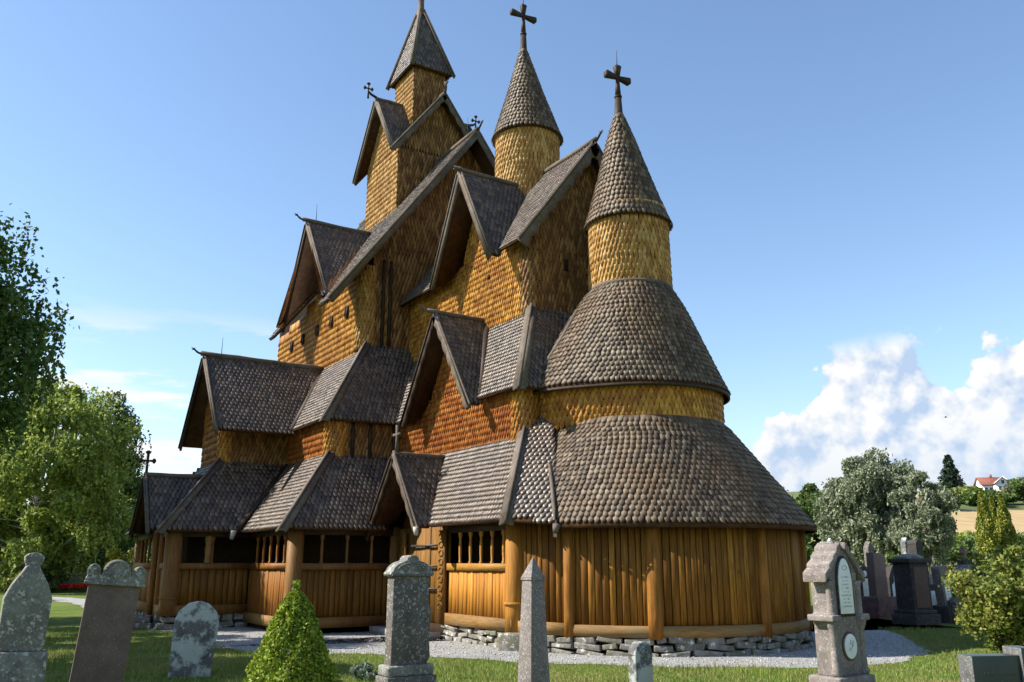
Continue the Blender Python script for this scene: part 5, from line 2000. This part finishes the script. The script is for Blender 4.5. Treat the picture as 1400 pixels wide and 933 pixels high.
for px, py, sz, lab in ((1010, 889, .13, 'tuft of weeds at the apse foundation right of the middle post'), (800, 887, .12, 'tuft of weeds at the foundation right of the obelisk'), (1075, 884, .15, 'weeds at the right end of the stone foundation')):
    q = ground_at(px, py)
    bush('weed_tuft', lab, (q[0], q[1], 0), sz, sz * 1.3, 260, .022, 'lf_mid', cat='plant', lumps=4)
# ------------------------------------------------------------------ gravestones
M['lichen'] = stone_mat('lichened_stone', (0.225, 0.205, 0.185), (0.115, 0.108, 0.10), (0.44, 0.465, 0.41), 0.60, 15.0, grain=120, big=(0.215, 0.222, 0.185), bigamt=0.6)
M['lichen_pale'] = stone_mat('pale_lichened_stone', (0.16, 0.155, 0.15), (0.08, 0.08, 0.08), (0.40, 0.42, 0.39), 0.45, 9.0, grain=120, big=(0.36, 0.39, 0.36), bigamt=0.95)
M['brown_granite'] = stone_mat('brown_granite', (0.20, 0.145, 0.12), (0.12, 0.085, 0.07), (0.33, 0.27, 0.23), 0.12, 60.0, 0.8, 160)
M['grey_slate'] = stone_mat('grey_schist', (0.165, 0.138, 0.120), (0.09, 0.076, 0.068), (0.40, 0.43, 0.39), 0.45, 22.0, grain=120)
M['obelisk'] = stone_mat('lichened_obelisk_stone', (0.24, 0.20, 0.185), (0.13, 0.11, 0.10), (0.45, 0.44, 0.41), 0.5, 50.0, grain=110)
M['redstone'] = stone_mat('reddish_carved_stone', (0.30, 0.25, 0.225), (0.14, 0.115, 0.105), (0.40, 0.40, 0.37), 0.38, 30.0, grain=110)
M['pink'] = stone_mat('pink_granite', (0.24, 0.155, 0.13), (0.17, 0.108, 0.09), (0.34, 0.22, 0.21), 0.15, 60.0, 0.6, 150)
M['pink_rough'] = stone_mat('rough_pink_granite', (0.22, 0.115, 0.105), (0.09, 0.05, 0.047), (0.36, 0.25, 0.24), 0.2, 30.0, 0.85, 90)
M['darkstone'] = stone_mat('dark_stone', (0.075, 0.062, 0.055), (0.035, 0.03, 0.028), (0.22, 0.23, 0.20), 0.18, 34.0, grain=120)
M['brown_panel'] = stone_mat('brown_stone_panel', (0.17, 0.105, 0.075), (0.12, 0.075, 0.055), (0.2, 0.14, 0.1), 0.05, 40, grain=140)
M['gilt'] = plain_mat('dull_gilt', (0.10, 0.10, 0.07), .5, .4)
M['marble'] = plain_mat('white_marble', (0.70, 0.71, 0.69), 0.45, 0.4, 0.10, 6.0)
M['letters'] = plain_mat('faded_lettering', (0.40, 0.40, 0.39), 0.7, 0.2)
m, nt, b = new_mat('polished_granite')
gr = noise(nt, 220.0, 2, 0.7)
setin(nt, b.inputs['Base Color'], colours(nt, gr, [(0.35, (0.012, 0.022, 0.017)), (0.62, (0.028, 0.045, 0.035)), (0.75, (0.07, 0.09, 0.08))]))
b.inputs['Roughness'].default_value = 0.28
b.inputs['Specular IOR Level'].default_value = 0.3
M['polished'] = m
M['rough_granite'] = stone_mat('rough_granite', (0.17, 0.165, 0.16), (0.06, 0.06, 0.06), (0.42, 0.41, 0.39), 0.25, 50.0, 0.85, 70)
FACE = math.pi / 2            # the stones face east: local -y becomes world +x


def stone(name, label, px, dep, group='gravestones in the churchyard', rz=0.0, tilt=(0, 0), cat='gravestone'):
    p = place(px, dep, 1.1)
    p[2] = 0.0
    return thing(name, label, cat, tuple(p), FACE + rz, group, tilt)


def outline(o_name, pts, y0, y1, mat, parent, bev=0.012):
    mb = MB()
    k = len(pts)
    V = [(x, y0, z) for x, z in pts] + [(x, y1, z) for x, z in pts]
    mb.add(V, [tuple(range(k)), tuple(range(2 * k - 1, k - 1, -1))] + [(i, i + k, (i + 1) % k + k, (i + 1) % k) for i in range(k)])
    o = mb.build(o_name, M[mat], parent)
    if bev:
        bevel(o, bev, 2)
    return o


def mirror(right):
    """outline from the right half, bottom to top"""
    return [(x, z) for x, z in right] + [(-x, z) for x, z in reversed(right) if abs(x) > 1e-6]


def arc_pts(cx_, cz_, r, a0, a1, n=10, sx=1.0):
    return [(cx_ + sx * r * math.cos(R(a)), cz_ + r * math.sin(R(a))) for a in np.linspace(a0, a1, n)]


def boxpart(name, x0, x1, y0, y1, z0, z1, mat, parent, bev=0.012):
    mb = MB()
    mb.box(x0, x1, y0, y1, z0, z1)
    o = mb.build(name, M[mat], parent)
    if bev:
        bevel(o, bev, 2)
    return o


def scribbles(parent, rows, w, z0, z1, y, mat='letters', name='inscription', gap=0.3):
    """worn, unreadable engraved lines: short strokes in rows"""
    mb = MB()
    for i in range(rows):
        z = z1 - (z1 - z0) * (i + .5) / rows
        hw = w * rng.uniform(.45, 1.0) / 2
        x = -hw
        h = (z1 - z0) / rows * (.22 if i % 3 else .30)
        while x < hw:
            l = rng.uniform(.004, .011)
            if rng.uniform() > gap:
                mb.box(x, x + l * .6, y - .0015, y, z - h * rng.uniform(.5, 1), z + h)
                if rng.uniform() > .5:
                    mb.box(x, x + l, y - .0014, y, z - h * .2, z + h * .1)
            x += l * 1.5
    return mb.build(name, M[mat], parent)


# 1 pinnacled lichen stone, far left
t = stone('gravestone', 'tall lichen covered grey gravestone with a pinnacle top at the left edge', 28, 9.0, tilt=(0, .03))
outline('shaft', mirror([(.205, .80), (.215, 1.30), (.165, 1.43), (.085, 1.56), (.055, 1.62)]), -.09, .09, 'lichen', t, .016)
outline('finial', mirror([(.055, 1.60), (.085, 1.66), (.09, 1.70), (.06, 1.73), (.0, 1.745)]), -.07, .07, 'lichen', t, .014)
boxpart('plinth', -.25, .25, -.14, .14, -.1, .80, 'lichen', t, .02)
# 2 brown slab with carved top, leaning
t = stone('gravestone', 'leaning brown granite gravestone with a round carved lichened top', 137, 9.6, tilt=(0, .075), rz=-.12)
outline('slab', [(-.255, -.1), (.255, -.1), (.255, 1.43), (-.255, 1.43)], -.07, .07, 'brown_granite', t, .01)
top_ = [(.285, 1.43), (.295, 1.47), (.28, 1.50)] + arc_pts(.225, 1.555, .065, -20, 190, 9) + [(.15, 1.515)] + arc_pts(0, 1.545, .135, 5, 90, 9)
cap = outline('carved_top', mirror(top_), -.10, .10, 'lichen', t, .012)
boxpart('ledge', -.30, .30, -.115, .115, 1.41, 1.445, 'lichen', t, .01)
mb = MB()
mb.tube([(.115 * math.cos(a), -.105, 1.545 + .115 * math.sin(a)) for a in np.linspace(.1, 3.04, 14)], .012, 6)
for s_ in (-1, 1):
    mb.tube([(s_ * (.225 + .040 * math.cos(a)), -.105, 1.57 + .045 * math.sin(a)) for a in np.linspace(-.4, 4.4, 10)], .010, 6)
    mb.tube([(s_ * (.02 + .03 * k), -.105, 1.50 + .045 * (k % 2)) for k in range(4)], .010, 5)
mb.build('carving', M['lichen'], cap)
# 3 small chamfered lichen stone
g = ground_at(258, 927)
t = thing('gravestone', 'small pale lichen mottled gravestone with clipped corners on the lawn', 'gravestone', (g[0], g[1], 0), FACE - .2, 'gravestones in the churchyard', (0, .06))
outline('slab', mirror([(.29, -.1), (.315, .80), (.27, .93), (.15, 1.045), (.03, 1.08), (0, 1.08)]), -.08, .08, 'lichen_pale', t, .02)
# 4 grey stone with crowned round top
t = stone('gravestone', 'grey lichened gravestone with a scrolled round top, before the church portal', 558, 12.2)
outline('slab', [(-.275, .33), (.24, .33), (.30, .42), (.285, .60), (.30, 1.05), (.262, 1.12), (.27, 1.49), (-.27, 1.49)], -.10, .10, 'grey_slate', t, .012)
cap = outline('carved_top', mirror([(.325, 1.48), (.32, 1.51)] + [(.29 * math.cos(a), 1.52 + .155 * math.sin(a)) for a in np.linspace(.12, 1.25, 9)] + [(.085, 1.70), (.06, 1.73), (0, 1.74)]), -.125, .125, 'lichen', t, .012)
mb = MB()
mb.tube([(.23 * math.cos(a), -.13, 1.53 + .105 * math.sin(a)) for a in np.linspace(.15, 3.0, 16)], .014, 6)
for s_ in (-1, 1):
    mb.tube([(s_ * (.10 + .05 * math.cos(a) * (1 - a / 9)), -.13, 1.57 + .035 * math.sin(a)) for a in np.linspace(-1.2, 5.2, 14)], .010, 6)
mb.tube([(.055 * math.cos(a), -.125, 1.69 + .04 * math.sin(a)) for a in np.linspace(0, 3.14, 8)], .014, 6)
mb.build('carving', M['lichen'], cap)
boxpart('moulding', -.31, .31, -.135, .135, 1.462, 1.492, 'grey_slate', t, .01)
boxpart('plinth', -.36, .36, -.19, .19, -.1, .20, 'grey_slate', t, .02)
boxpart('base', -.34, .33, -.165, .165, .20, .335, 'lichen', t, .03)
# 5 obelisk
t = stone('gravestone', 'speckled granite obelisk gravestone with a pointed tip, in front of the apse', 729, 10.6, rz=.05)
mb = MB()
def frus(mb, h0, z0, h1, z1):
    mb.add([(sx * h, sy * h, z) for h, z in ((h0, z0), (h1, z1)) for sx, sy in ((-1, -1), (1, -1), (1, 1), (-1, 1))],
           [(3, 2, 1, 0), (4, 5, 6, 7)] + [(i, (i + 1) % 4, 4 + (i + 1) % 4, 4 + i) for i in range(4)])
frus(mb, .150, -.1, .092, 1.46)
bevel(mb.build('shaft', M['obelisk'], t), .008)
mb = MB()
frus(mb, .105, 1.44, .104, 1.47)
frus(mb, .104, 1.47, .006, 1.70)
bevel(mb.build('tip', M['obelisk'], t), .006)
# 6 low round topped stone
t = stone('gravestone', 'low pale round topped gravestone in front of the apse', 873, 11.6)
outline('slab', mirror([(.135, -.1), (.14, .50)] + [(.14 * math.cos(a), .52 + .155 * math.sin(a)) for a in np.linspace(.0, 1.57, 8)]), -.075, .075, 'lichen_pale', t, .014)
mb = MB()
mb.tube([(.05 * math.cos(a), -.078, .54 + .05 * math.sin(a)) for a in np.linspace(0, 6.28, 16)], .009, 5)
mb.build('ring_carving', M['lichen'], t)
# 7 ornate gabled stone with marble tablet
t = stone('gravestone', 'ornate reddish gothic gravestone with a white pointed tablet and oval plaque', 1143, 10.4, rz=.05)
boxpart('plinth', -.37, .37, -.24, .24, -.1, .30, 'redstone', t, .03)
boxpart('base', -.33, .33, -.21, .21, .30, .42, 'redstone', t, .025)
outline('body', mirror([(.255, .42), (.25, .95), (.285, 1.02), (.285, 1.06), (.245, 1.10), (.25, 1.42), (.27, 1.52), (.10, 1.76), (0, 1.80)]), -.13, .13, 'redstone', t, .012)
for s_ in (-1, 1):
    mb = MB()
    mb.lathe((s_ * .255, -.12), [(.05, .42), (.065, .46), (.045, .50), (.042, .90), (.06, .94), (.075, 1.0), (.045, 1.08), (.045, 1.38), (.065, 1.44)], 12, caps=True)
    mb.build('corner_shaft', M['redstone'], t, True)
    boxpart('bracket', s_ * .27 - .085, s_ * .27 + .085, -.20, .14, 1.0, 1.075, 'redstone', t, .02)
# stepped gable roof of carved crockets
for s_ in (-1, 1):
    mb = MB()
    for k in range(4):
        f0, f1 = k / 4, (k + 1) / 4
        xa, za = s_ * (.375 - .335 * f0), 1.42 + .38 * f0
        xb_, zb_ = s_ * (.375 - .335 * f1), 1.42 + .38 * f1
        mb.prism([(xa, -.17, za), (xb_, -.17, zb_ + .0), (xb_, -.17, zb_ + .075), (xa, -.17, za + .11)], (0, -1, 0), .31)
    bevel(mb.build('gable_coping', M['redstone'], t), .014)
boxpart('finial', -.075, .075, -.09, .09, 1.82, 1.88, 'lichen', t, .012)
mb = MB()
mb.tube([(0, 0, 1.88), (0, 0, 1.92)], [.03, .012], 6)
mb.build('finial_stub', M['marble'], t)
arch = [(.125, 1.08), (.125, 1.42)] + [(.125 - .125 * f ** 1.6 * 1.0, 1.42 + .27 * math.sin(f * math.pi / 2)) for f in np.linspace(.15, 1, 8)]
fr = mirror([(x * 1.22, 1.05 if i == 0 else z + (.03 if z > 1.43 else 0)) for i, (x, z) in enumerate(arch)])
outline('tablet_frame', fr, -.148, -.12, 'darkstone', t, 0)
tb_ = outline('white_tablet', mirror(arch), -.157, -.14, 'marble', t, .003)
tb_['label'] = 'white pointed marble tablet with faint lettering'
scribbles(tb_, 9, .20, 1.14, 1.50, -.158)
mb = MB()
mb.tube([(.045 * math.cos(a), -.158, 1.585 + .025 * math.sin(a)) for a in np.linspace(0, 6.28, 12)], .004, 5)
mb.build('emblem', M['letters'], tb_)
ov = [(.112 * math.cos(a), .73 + .135 * math.sin(a)) for a in np.linspace(0, 2 * math.pi, 25)[:-1]]
outline('oval_frame', [(x * 1.18, .73 + (z - .73) * 1.15) for x, z in ov], -.148, -.12, 'brown_panel', t, .006)
o_ = outline('oval_plaque', ov, -.158, -.14, 'marble', t, .005)
mb = MB()
for k in range(5):
    a0 = rng.uniform(0, 6.28)
    q = np.array([rng.normal(0, .025), rng.normal(.73, .03)])
    mb.tube([(q[0] + .018 * math.cos(a0 + s_), -.159, q[1] + .025 * math.sin(a0 + s_ * 1.3)) for s_ in np.linspace(0, 2.2, 6)], .005, 5)
mb.build('relief', M['letters'], o_)
# 8 polished double stone at the right
t = stone('gravestone', 'wide dark green polished granite gravestone with rough sides at the lower right', 1389, 8.4, rz=-.42)
def granite_block(name, x0, x1, y0, y1, z1):
    mb = MB()
    mb.box(x0, x1, y0, y1, -.1, z1)
    o = bevel(mb.build(name, [M['rough_granite'], M['polished']], t), .008)
    for p in o.data.polygons:
        if p.normal[1] < -.9 or p.normal[2] > .9:
            p.material_index = 1
    return o
granite_block('left_panel', -.56, -.085, -.10, .10, .83)
granite_block('right_panel', .085, .62, -.10, .10, .83)
cp = granite_block('centre_panel', -.085, .085, -.13, .12, .895)
boxpart('plinth', -.66, .70, -.2, .2, -.1, .12, 'rough_granite', t, .02)
for x0 in (-.46, .18):
    mb = MB()
    for r_ in range(3):
        x = x0
        while x < x0 + .32 - r_ * .05:
            l = rng.uniform(.008, .02)
            mb.box(x, x + l * .4, -.103, -.10, .66 - r_ * .09, .69 - r_ * .09 + rng.uniform(0, .015))
            x += l * 1.6
    mb.build('inscription', M['gilt'], t)

# ---- stones farther off
def far_slab(label, px, dep, w, h, th, mat, top='round', rz=0.0, tilt=(0, 0), plaque=None, plinth=None, name='gravestone'):
    t = stone(name, label, px, dep, 'gravestones beyond the path', rz, tilt)
    z0 = 0.0
    if plinth:
        boxpart('plinth', -plinth[0] / 2, plinth[0] / 2, -plinth[2] / 2, plinth[2] / 2, -.1, plinth[1], plinth[3], t, .02)
        z0 = plinth[1]
    hw = w / 2
    if top == 'round':
        pts = mirror([(hw, z0 - .02), (hw, h - hw * .8)] + [(hw * math.cos(a), h - hw * .8 + hw * .8 * math.sin(a)) for a in np.linspace(.1, 1.57, 7)])
    elif top == 'point':
        pts = mirror([(hw, z0 - .02), (hw * .95, h - hw * 1.3), (hw * .3, h - hw * .3), (0, h)])
    elif top == 'slant':
        pts = [(-hw, z0 - .02), (hw, z0 - .02), (hw * .92, h - .12), (hw * .4, h - .02), (-hw * .92, h)]
    else:
        pts = mirror([(hw, z0 - .02), (hw * .94, h - .05), (hw * .8, h), (0, h)])
    outline('slab', pts, -th / 2, th / 2, mat, t, .015)
    if plaque:
        pw, p0, p1, kind = plaque
        if kind == 'arch':
            pp = mirror([(pw / 2, p0), (pw / 2, p1 - pw * .4), (0, p1)])
        else:
            pp = mirror([(pw / 2, p0), (pw / 2, p1), (0, p1)])
        pl_ = outline('white_plaque', pp, -th / 2 - .012, -th / 2 + .005, 'marble', t, .003)
        scribbles(pl_, 6, pw * .75, p0 + .05, p1 - .12, -th / 2 - .013)
    return t


t = far_slab('tall pink granite slab with a slanting top on a rough pink base', 1200, 27.6, .60, 1.93, .26, 'pink', 'slant', plinth=(1.02, .62, .62, 'pink_rough'))
t = stone('gravestone', 'massive dark square pillar gravestone with a brown panel and moulded cap', 1247, 24.8, 'gravestones beyond the path', -.15)
boxpart('shaft', -.34, .34, -.30, .30, .38, 1.62, 'darkstone', t, .02)
boxpart('plinth', -.47, .47, -.42, .42, -.1, .28, 'darkstone', t, .03)
boxpart('base', -.42, .42, -.38, .38, .28, .39, 'darkstone', t, .03)
boxpart('panel', -.25, .25, -.318, -.29, .44, 1.52, 'brown_panel', t, .006)
boxpart('cap', -.43, .43, -.38, .38, 1.62, 1.74, 'darkstone', t, .03)
mb = MB()
mb.lathe((0, 0), [(.40, 1.74), (.36, 1.80), (.22, 1.86), (.08, 1.87)], 8, 22.5, 382.5, caps=True)
mb.build('cap_dome', M['lichen'], t)
t = far_slab('dark gravestone with white marble tablet left of the pink slab', 1178, 33.5, .62, 1.52, .26, 'darkstone', 'round', plaque=(.30, .42, 1.05, 'box'), plinth=(.8, .28, .5, 'darkstone'))
mb = MB()
mb.lathe((0, 0), [(.0, 0), (.11, 0), (.12, .02), (.10, .03), (0, .03)], 16)
o_ = mb.build('round_medallion', M['marble'], t)
o_.rotation_euler = (R(90), 0, 0)
o_.location = (0, -.13, 1.22)
far_slab('black pointed gravestone with a white arched tablet between pink slab and dark pillar', 1219, 32.5, .66, 1.55, .24, 'darkstone', 'point', plaque=(.40, .38, 1.0, 'arch'), plinth=(.85, .25, .5, 'darkstone'))
far_slab('white upright marker stone just left of the dark pillar', 1228, 31.0, .30, 1.20, .16, 'marble', 'flat')
t = far_slab('tilted grey gravestone with a long white plaque beside the golden shrub', 1291, 25.4, .42, 1.55, .26, 'obelisk', 'flat', tilt=(0, -.12), plaque=(.24, .62, 1.22, 'box'), plinth=(.62, .50, .5, 'darkstone'))
far_slab('tall dark column gravestone behind the dark pillar', 1256, 33.0, .42, 2.45, .36, 'darkstone', 'round')
far_slab('pale slim pointed gravestone showing above the dark pillar', 1242, 36.0, .30, 2.62, .24, 'lichen_pale', 'point')
far_slab('bluish grey pointed gravestone behind the pink slab', 1191, 40.0, .42, 2.55, .26, 'grey_slate', 'point')
far_slab('low grey gravestone behind the tilted one', 1268, 31.0, .5, 1.25, .2, 'obelisk', 'round')
far_slab('small pale marker right of the tilted gravestone', 1303, 33.0, .25, 1.0, .15, 'obelisk', 'flat')
far_slab('small grey gravestone leaning under the roofed monument', 1312, 28.5, .5, .95, .2, 'lichen', 'round', tilt=(0, .15))
far_slab('small white gravestone left of the pink slab base', 1188, 38.0, .4, .95, .2, 'marble', 'flat')
far_slab('grey round gravestone half hidden in the golden shrub', 1380, 22.5, .34, 1.62, .2, 'lichen_pale', 'round')
for lab, px, dep, w_, h_, mt, tp, pq in (
        ('small grey round headstone farther off, left of the pink slab', 1182, 44.0, .55, 1.15, 'grey_slate', 'round', None),
        ('low white headstone far behind the black pointed stone', 1212, 47.0, .5, 1.0, 'marble', 'round', None),
        ('grey pointed headstone far behind the dark pillar, to its right', 1264, 40.0, .55, 1.55, 'obelisk', 'point', (.26, .4, 1.0, 'box')),
        ('low dark headstone with a white tablet, right of the dark pillar base', 1270, 29.0, .5, .95, 'darkstone', 'flat', (.28, .3, .75, 'box')),
        ('pale round headstone in the gap under the smaller willow', 1283, 43.0, .6, 1.2, 'lichen', 'round', None),
        ('white slab headstone far off between willow trunk and monument', 1298, 46.0, .6, 1.1, 'marble', 'flat', None),
        ('dark round headstone far off right of the willow trunk', 1309, 40.0, .6, 1.3, 'darkstone', 'round', None),
        ('low grey headstone in front of the roofed monument', 1305, 25.2, .45, .7, 'grey_slate', 'round', None),
        ('thin pale post stone left of the tilted gravestone', 1279, 34.0, .22, 1.25, 'lichen_pale', 'point', None)):
    far_slab(lab, px, dep, w_, h_, .2, mt, tp, plaque=pq)
# roofed monument with a cross
t = stone('grave_monument', 'grave monument with a dark hipped roof and small stone cross', 1322, 27.5, 'gravestones beyond the path', cat='monument')
boxpart('body', -.42, .42, -.36, .36, -.1, 1.12, 'darkstone', t, .02)
mb = MB()
mb.lathe((0, 0), [(.86, 1.10), (.86, 1.15), (.52, 1.32), (.24, 1.50), (.20, 1.60)], 4, 45, 405, caps=True)
mb.build('roof', M['lichen'], t)
boxpart('neck', -.16, .16, -.16, .16, 1.58, 1.72, 'darkstone', t, .01)
boxpart('cross', -.06, .06, -.06, .06, 1.70, 2.10, 'pink', t, .006)
boxpart('cross_arm', -.16, .16, -.045, .045, 1.90, 2.0, 'pink', t, .006)
# left: low wall graves and flowers
t = stone('grave_wall', 'low grey stone grave wall with end post behind the brown gravestone', 92, 55.0, 'gravestones beyond the path', cat='grave wall')
boxpart('wall', -1.05, 1.05, -.18, .18, -.1, .85, 'grey_slate', t, .03)
boxpart('coping', -1.12, 1.12, -.22, .22, .85, .98, 'lichen', t, .02)
boxpart('post', -1.25, -.85, -.25, .25, -.1, 1.15, 'grey_slate', t, .03)
far_slab('dark upright slab behind the low grave wall', 87, 57.0, 1.0, 1.75, .3, 'darkstone', 'flat', plinth=(1.3, .3, .6, 'darkstone'))
far_slab('small rounded boulder gravestone beside the red flowers', 80, 52.0, .9, .82, .4, 'grey_slate', 'round')
far_slab('small pale stone at the left end of the red flowers', 69, 51.0, .6, .75, .3, 'lichen', 'point')
far_slab('grey gravestone beside the porch, right of the brown gravestone top', 173, 50.0, .7, 1.7, .25, 'lichen', 'flat')
for lab, px, w_ in (('bed of red flowers in front of the low grave wall', 91, 1.05), ('bed of red flowers at the left picture edge', -4, .55)):
    p = place(px, 50.5)
    t = thing('flower_bed', lab, 'flowers', tuple(p), FACE, 'beds of red flowers')
    n = 1300
    P = np.stack([rng.uniform(-w_, w_, n), rng.uniform(-.3, .3, n), rng.uniform(.05, .28, n)], -1)
    mb = MB()
    leaves(mb, P, .05)
    mb.build('greenery', M['lf_mid'], t)
    P = np.stack([rng.uniform(-w_, w_, n), rng.uniform(-.3, .3, n), rng.uniform(.24, .42, n)], -1)
    mb = MB()
    leaves(mb, P, .055, .9)
    mb.build('blossoms', M['lf_red'], t)

# white car parked beyond the hedge on the left
p = place(50, 61.0)
t = thing('parked_car', 'white parked car half hidden behind the left gravestone', 'car', tuple(p), math.atan2(RT[1], RT[0]) + .1)
def car_outline(name, pts, y0, y1, mat, bev=.05):
    return outline(name, pts, y0, y1, mat, t, bev)
car_outline('body', [(-2.1, .35), (2.1, .35), (2.15, .75), (1.3, .98), (.6, 1.02), (-1.9, 1.02), (-2.15, .85)], -.85, .85, 'white')
car_outline('cabin_glass', [(-1.75, 1.0), (.95, 1.0), (.25, 1.50), (-1.35, 1.50)], -.76, .76, 'glass')
car_outline('car_roof', [(-1.38, 1.49), (.28, 1.49), (.18, 1.58), (-1.25, 1.58)], -.74, .74, 'white', .03)
for x in (-1.3, 1.3):
    for y in (-.80, .80):
        mb = MB()
        mb.tube([(x, y - .1, .32), (x, y + .1, .32)], .32, 16)
        mb.build('wheel', M['iron'], t)

# stone wall at the far edge of the churchyard, right
t = stone('boundary_wall', 'low dark boundary wall under the smaller willow', 1290, 56.0, None, -.3, cat='wall')
mb = MB()
for k in range(26):
    for r_ in range(3):
        w_ = rng.uniform(.28, .42)
        x = -3.6 + k * .28 + (r_ % 2) * .14
        mb.box(x, x + w_ * .7, -.16 + rng.uniform(-.03, .03), .16, r_ * .2 + .0, r_ * .2 + .19)
mb.build('stones', M['darkstone'], t)
boxpart('coping', -3.7, 3.8, -.2, .2, .59, .68, 'darkstone', t, .02)

# a bird far up in front of the cloud
up_ = np.cross(RT, FW)
rr_ = FW + RT * (1293 - 700) / FPX + up_ * (466.5 - 571) / FPX
bp = np.array([0, 0, CAM_H]) + rr_ * 60
mb = MB()
mb.tube([(-.16, 0, 0), (-.05, 0, .02), (.1, 0, .02), (.18, 0, .01)], [.01, .045, .04, .012], 7)
for s_ in (-1, 1):
    mb.add([(.05, s_ * .03, .03), (-.06, s_ * .03, .03), (-.07, s_ * .2, .12), (-.02, s_ * .42, .07), (.06, s_ * .2, .13)], [(0, 1, 2, 4), (4, 2, 3)])
o = mb.build('bird', M['darkstone'])
o.location = bp
o.scale = (.6, .6, .6)
o.rotation_euler = (0, 0, .6)
tag(o, 'small dark bird flying in front of the white clouds', 'bird')

# grass blades on the near lawn
nb_ = 190000
dep = 11.3 + 12.0 * rng.uniform(0, 1, nb_) ** 1.5
lat = rng.uniform(-.66, .66, nb_) * dep
P = np.stack([RT[0] * lat + VD[0] * dep, RT[1] * lat + VD[1] * dep, np.zeros(nb_)], -1)
nz = np.array([math.sin(p[0] * 1.7 + p[1] * .6) + math.sin(p[1] * 2.3 - p[0] * .9) for p in P])
keep = ~poly_in(P, path_poly)
keep |= (rng.uniform(0, 1, nb_) < .006)
off = P + np.append(rng.normal(0, .16, (nb_, 2)), np.zeros((nb_, 1)), 1)
keep |= ~poly_in(off, path_poly) & (rng.uniform(0, 1, nb_) < .5)       # straggling tufts along the path's edge
inchurch = (P[:, 0] < -12.2) & (P[:, 0] > -29) & (P[:, 1] > 9.0) & (P[:, 1] < 17)
keep &= ~inchurch
P, nz = P[keep], nz[keep]
n = len(P)
a = rng.uniform(0, 2 * math.pi, n)
h = rng.gamma(4.0, .0105, n) * (1 + .4 * nz.clip(-1, 1))
w_ = rng.uniform(.004, .008, n)
dx, dy = np.cos(a) * w_, np.sin(a) * w_
tipx = P[:, 0] + rng.normal(0, .02, n)
tipy = P[:, 1] + rng.normal(0, .02, n)
V = np.stack([np.stack([P[:, 0] - dx, P[:, 1] - dy, np.full(n, .001)], -1), np.stack([P[:, 0] + dx, P[:, 1] + dy, np.full(n, .001)], -1), np.stack([tipx, tipy, h], -1)], 1).reshape(-1, 3)
M['blade'] = leaf_mat('grass_blades', [(0, (0.080, 0.160, 0.016)), (0.55, (0.145, 0.235, 0.030)), (0.85, (0.24, 0.275, 0.055)), (1, (0.36, 0.31, 0.12))], .25, pn=(.8, (0.27, 0.235, 0.08), .7))
mb = MB()
mb.bulk(V, [(np.arange(n) * 3)[:, None] + np.array([[0, 1, 2]])])
tag(mb.build('grass', M['blade']), kind='stuff')

# loose stones on the gravel path
n = 42000
dep = 12.8 + 9.0 * rng.uniform(0, 1, n) ** 1.3
lat = rng.uniform(-.55, .66, n) * dep
P = np.stack([RT[0] * lat + VD[0] * dep, RT[1] * lat + VD[1] * dep, np.full(n, .007)], -1)
keep = poly_in(P, path_poly) & ~((P[:, 0] > -29) & (P[:, 0] < -15.2) & (P[:, 1] > 9.5)) & (np.hypot(P[:, 0] - APX, P[:, 1] - APY) > 3.55)
P = P[keep]
n = len(P)
s_ = rng.gamma(4, .0021, (n, 1, 1)) + .003
D = np.array([(1, 0, 0), (0, 1, 0), (-1, 0, 0), (0, -1, 0), (0, 0, .8), (0, 0, -.3)])[None] + rng.normal(0, .22, (n, 6, 3))
V = (P[:, None, :] + D * s_).reshape(-1, 3)
F = np.array([[0, 1, 4], [1, 2, 4], [2, 3, 4], [3, 0, 4], [1, 0, 5], [2, 1, 5], [3, 2, 5], [0, 3, 5]])
m, nt, b = new_mat('gravel_stones')
setin(nt, b.inputs['Base Color'], colours(nt, island(nt), [(0, (0.13, 0.13, 0.135)), (.6, (0.34, 0.335, 0.33)), (1, (0.62, 0.61, 0.59))]))
b.inputs['Roughness'].default_value = .9
mb = MB()
mb.bulk(V, [((np.arange(n) * 6)[:, None, None] + F[None]).reshape(-1, 3)])
tag(mb.build('loose_gravel', m), kind='stuff')
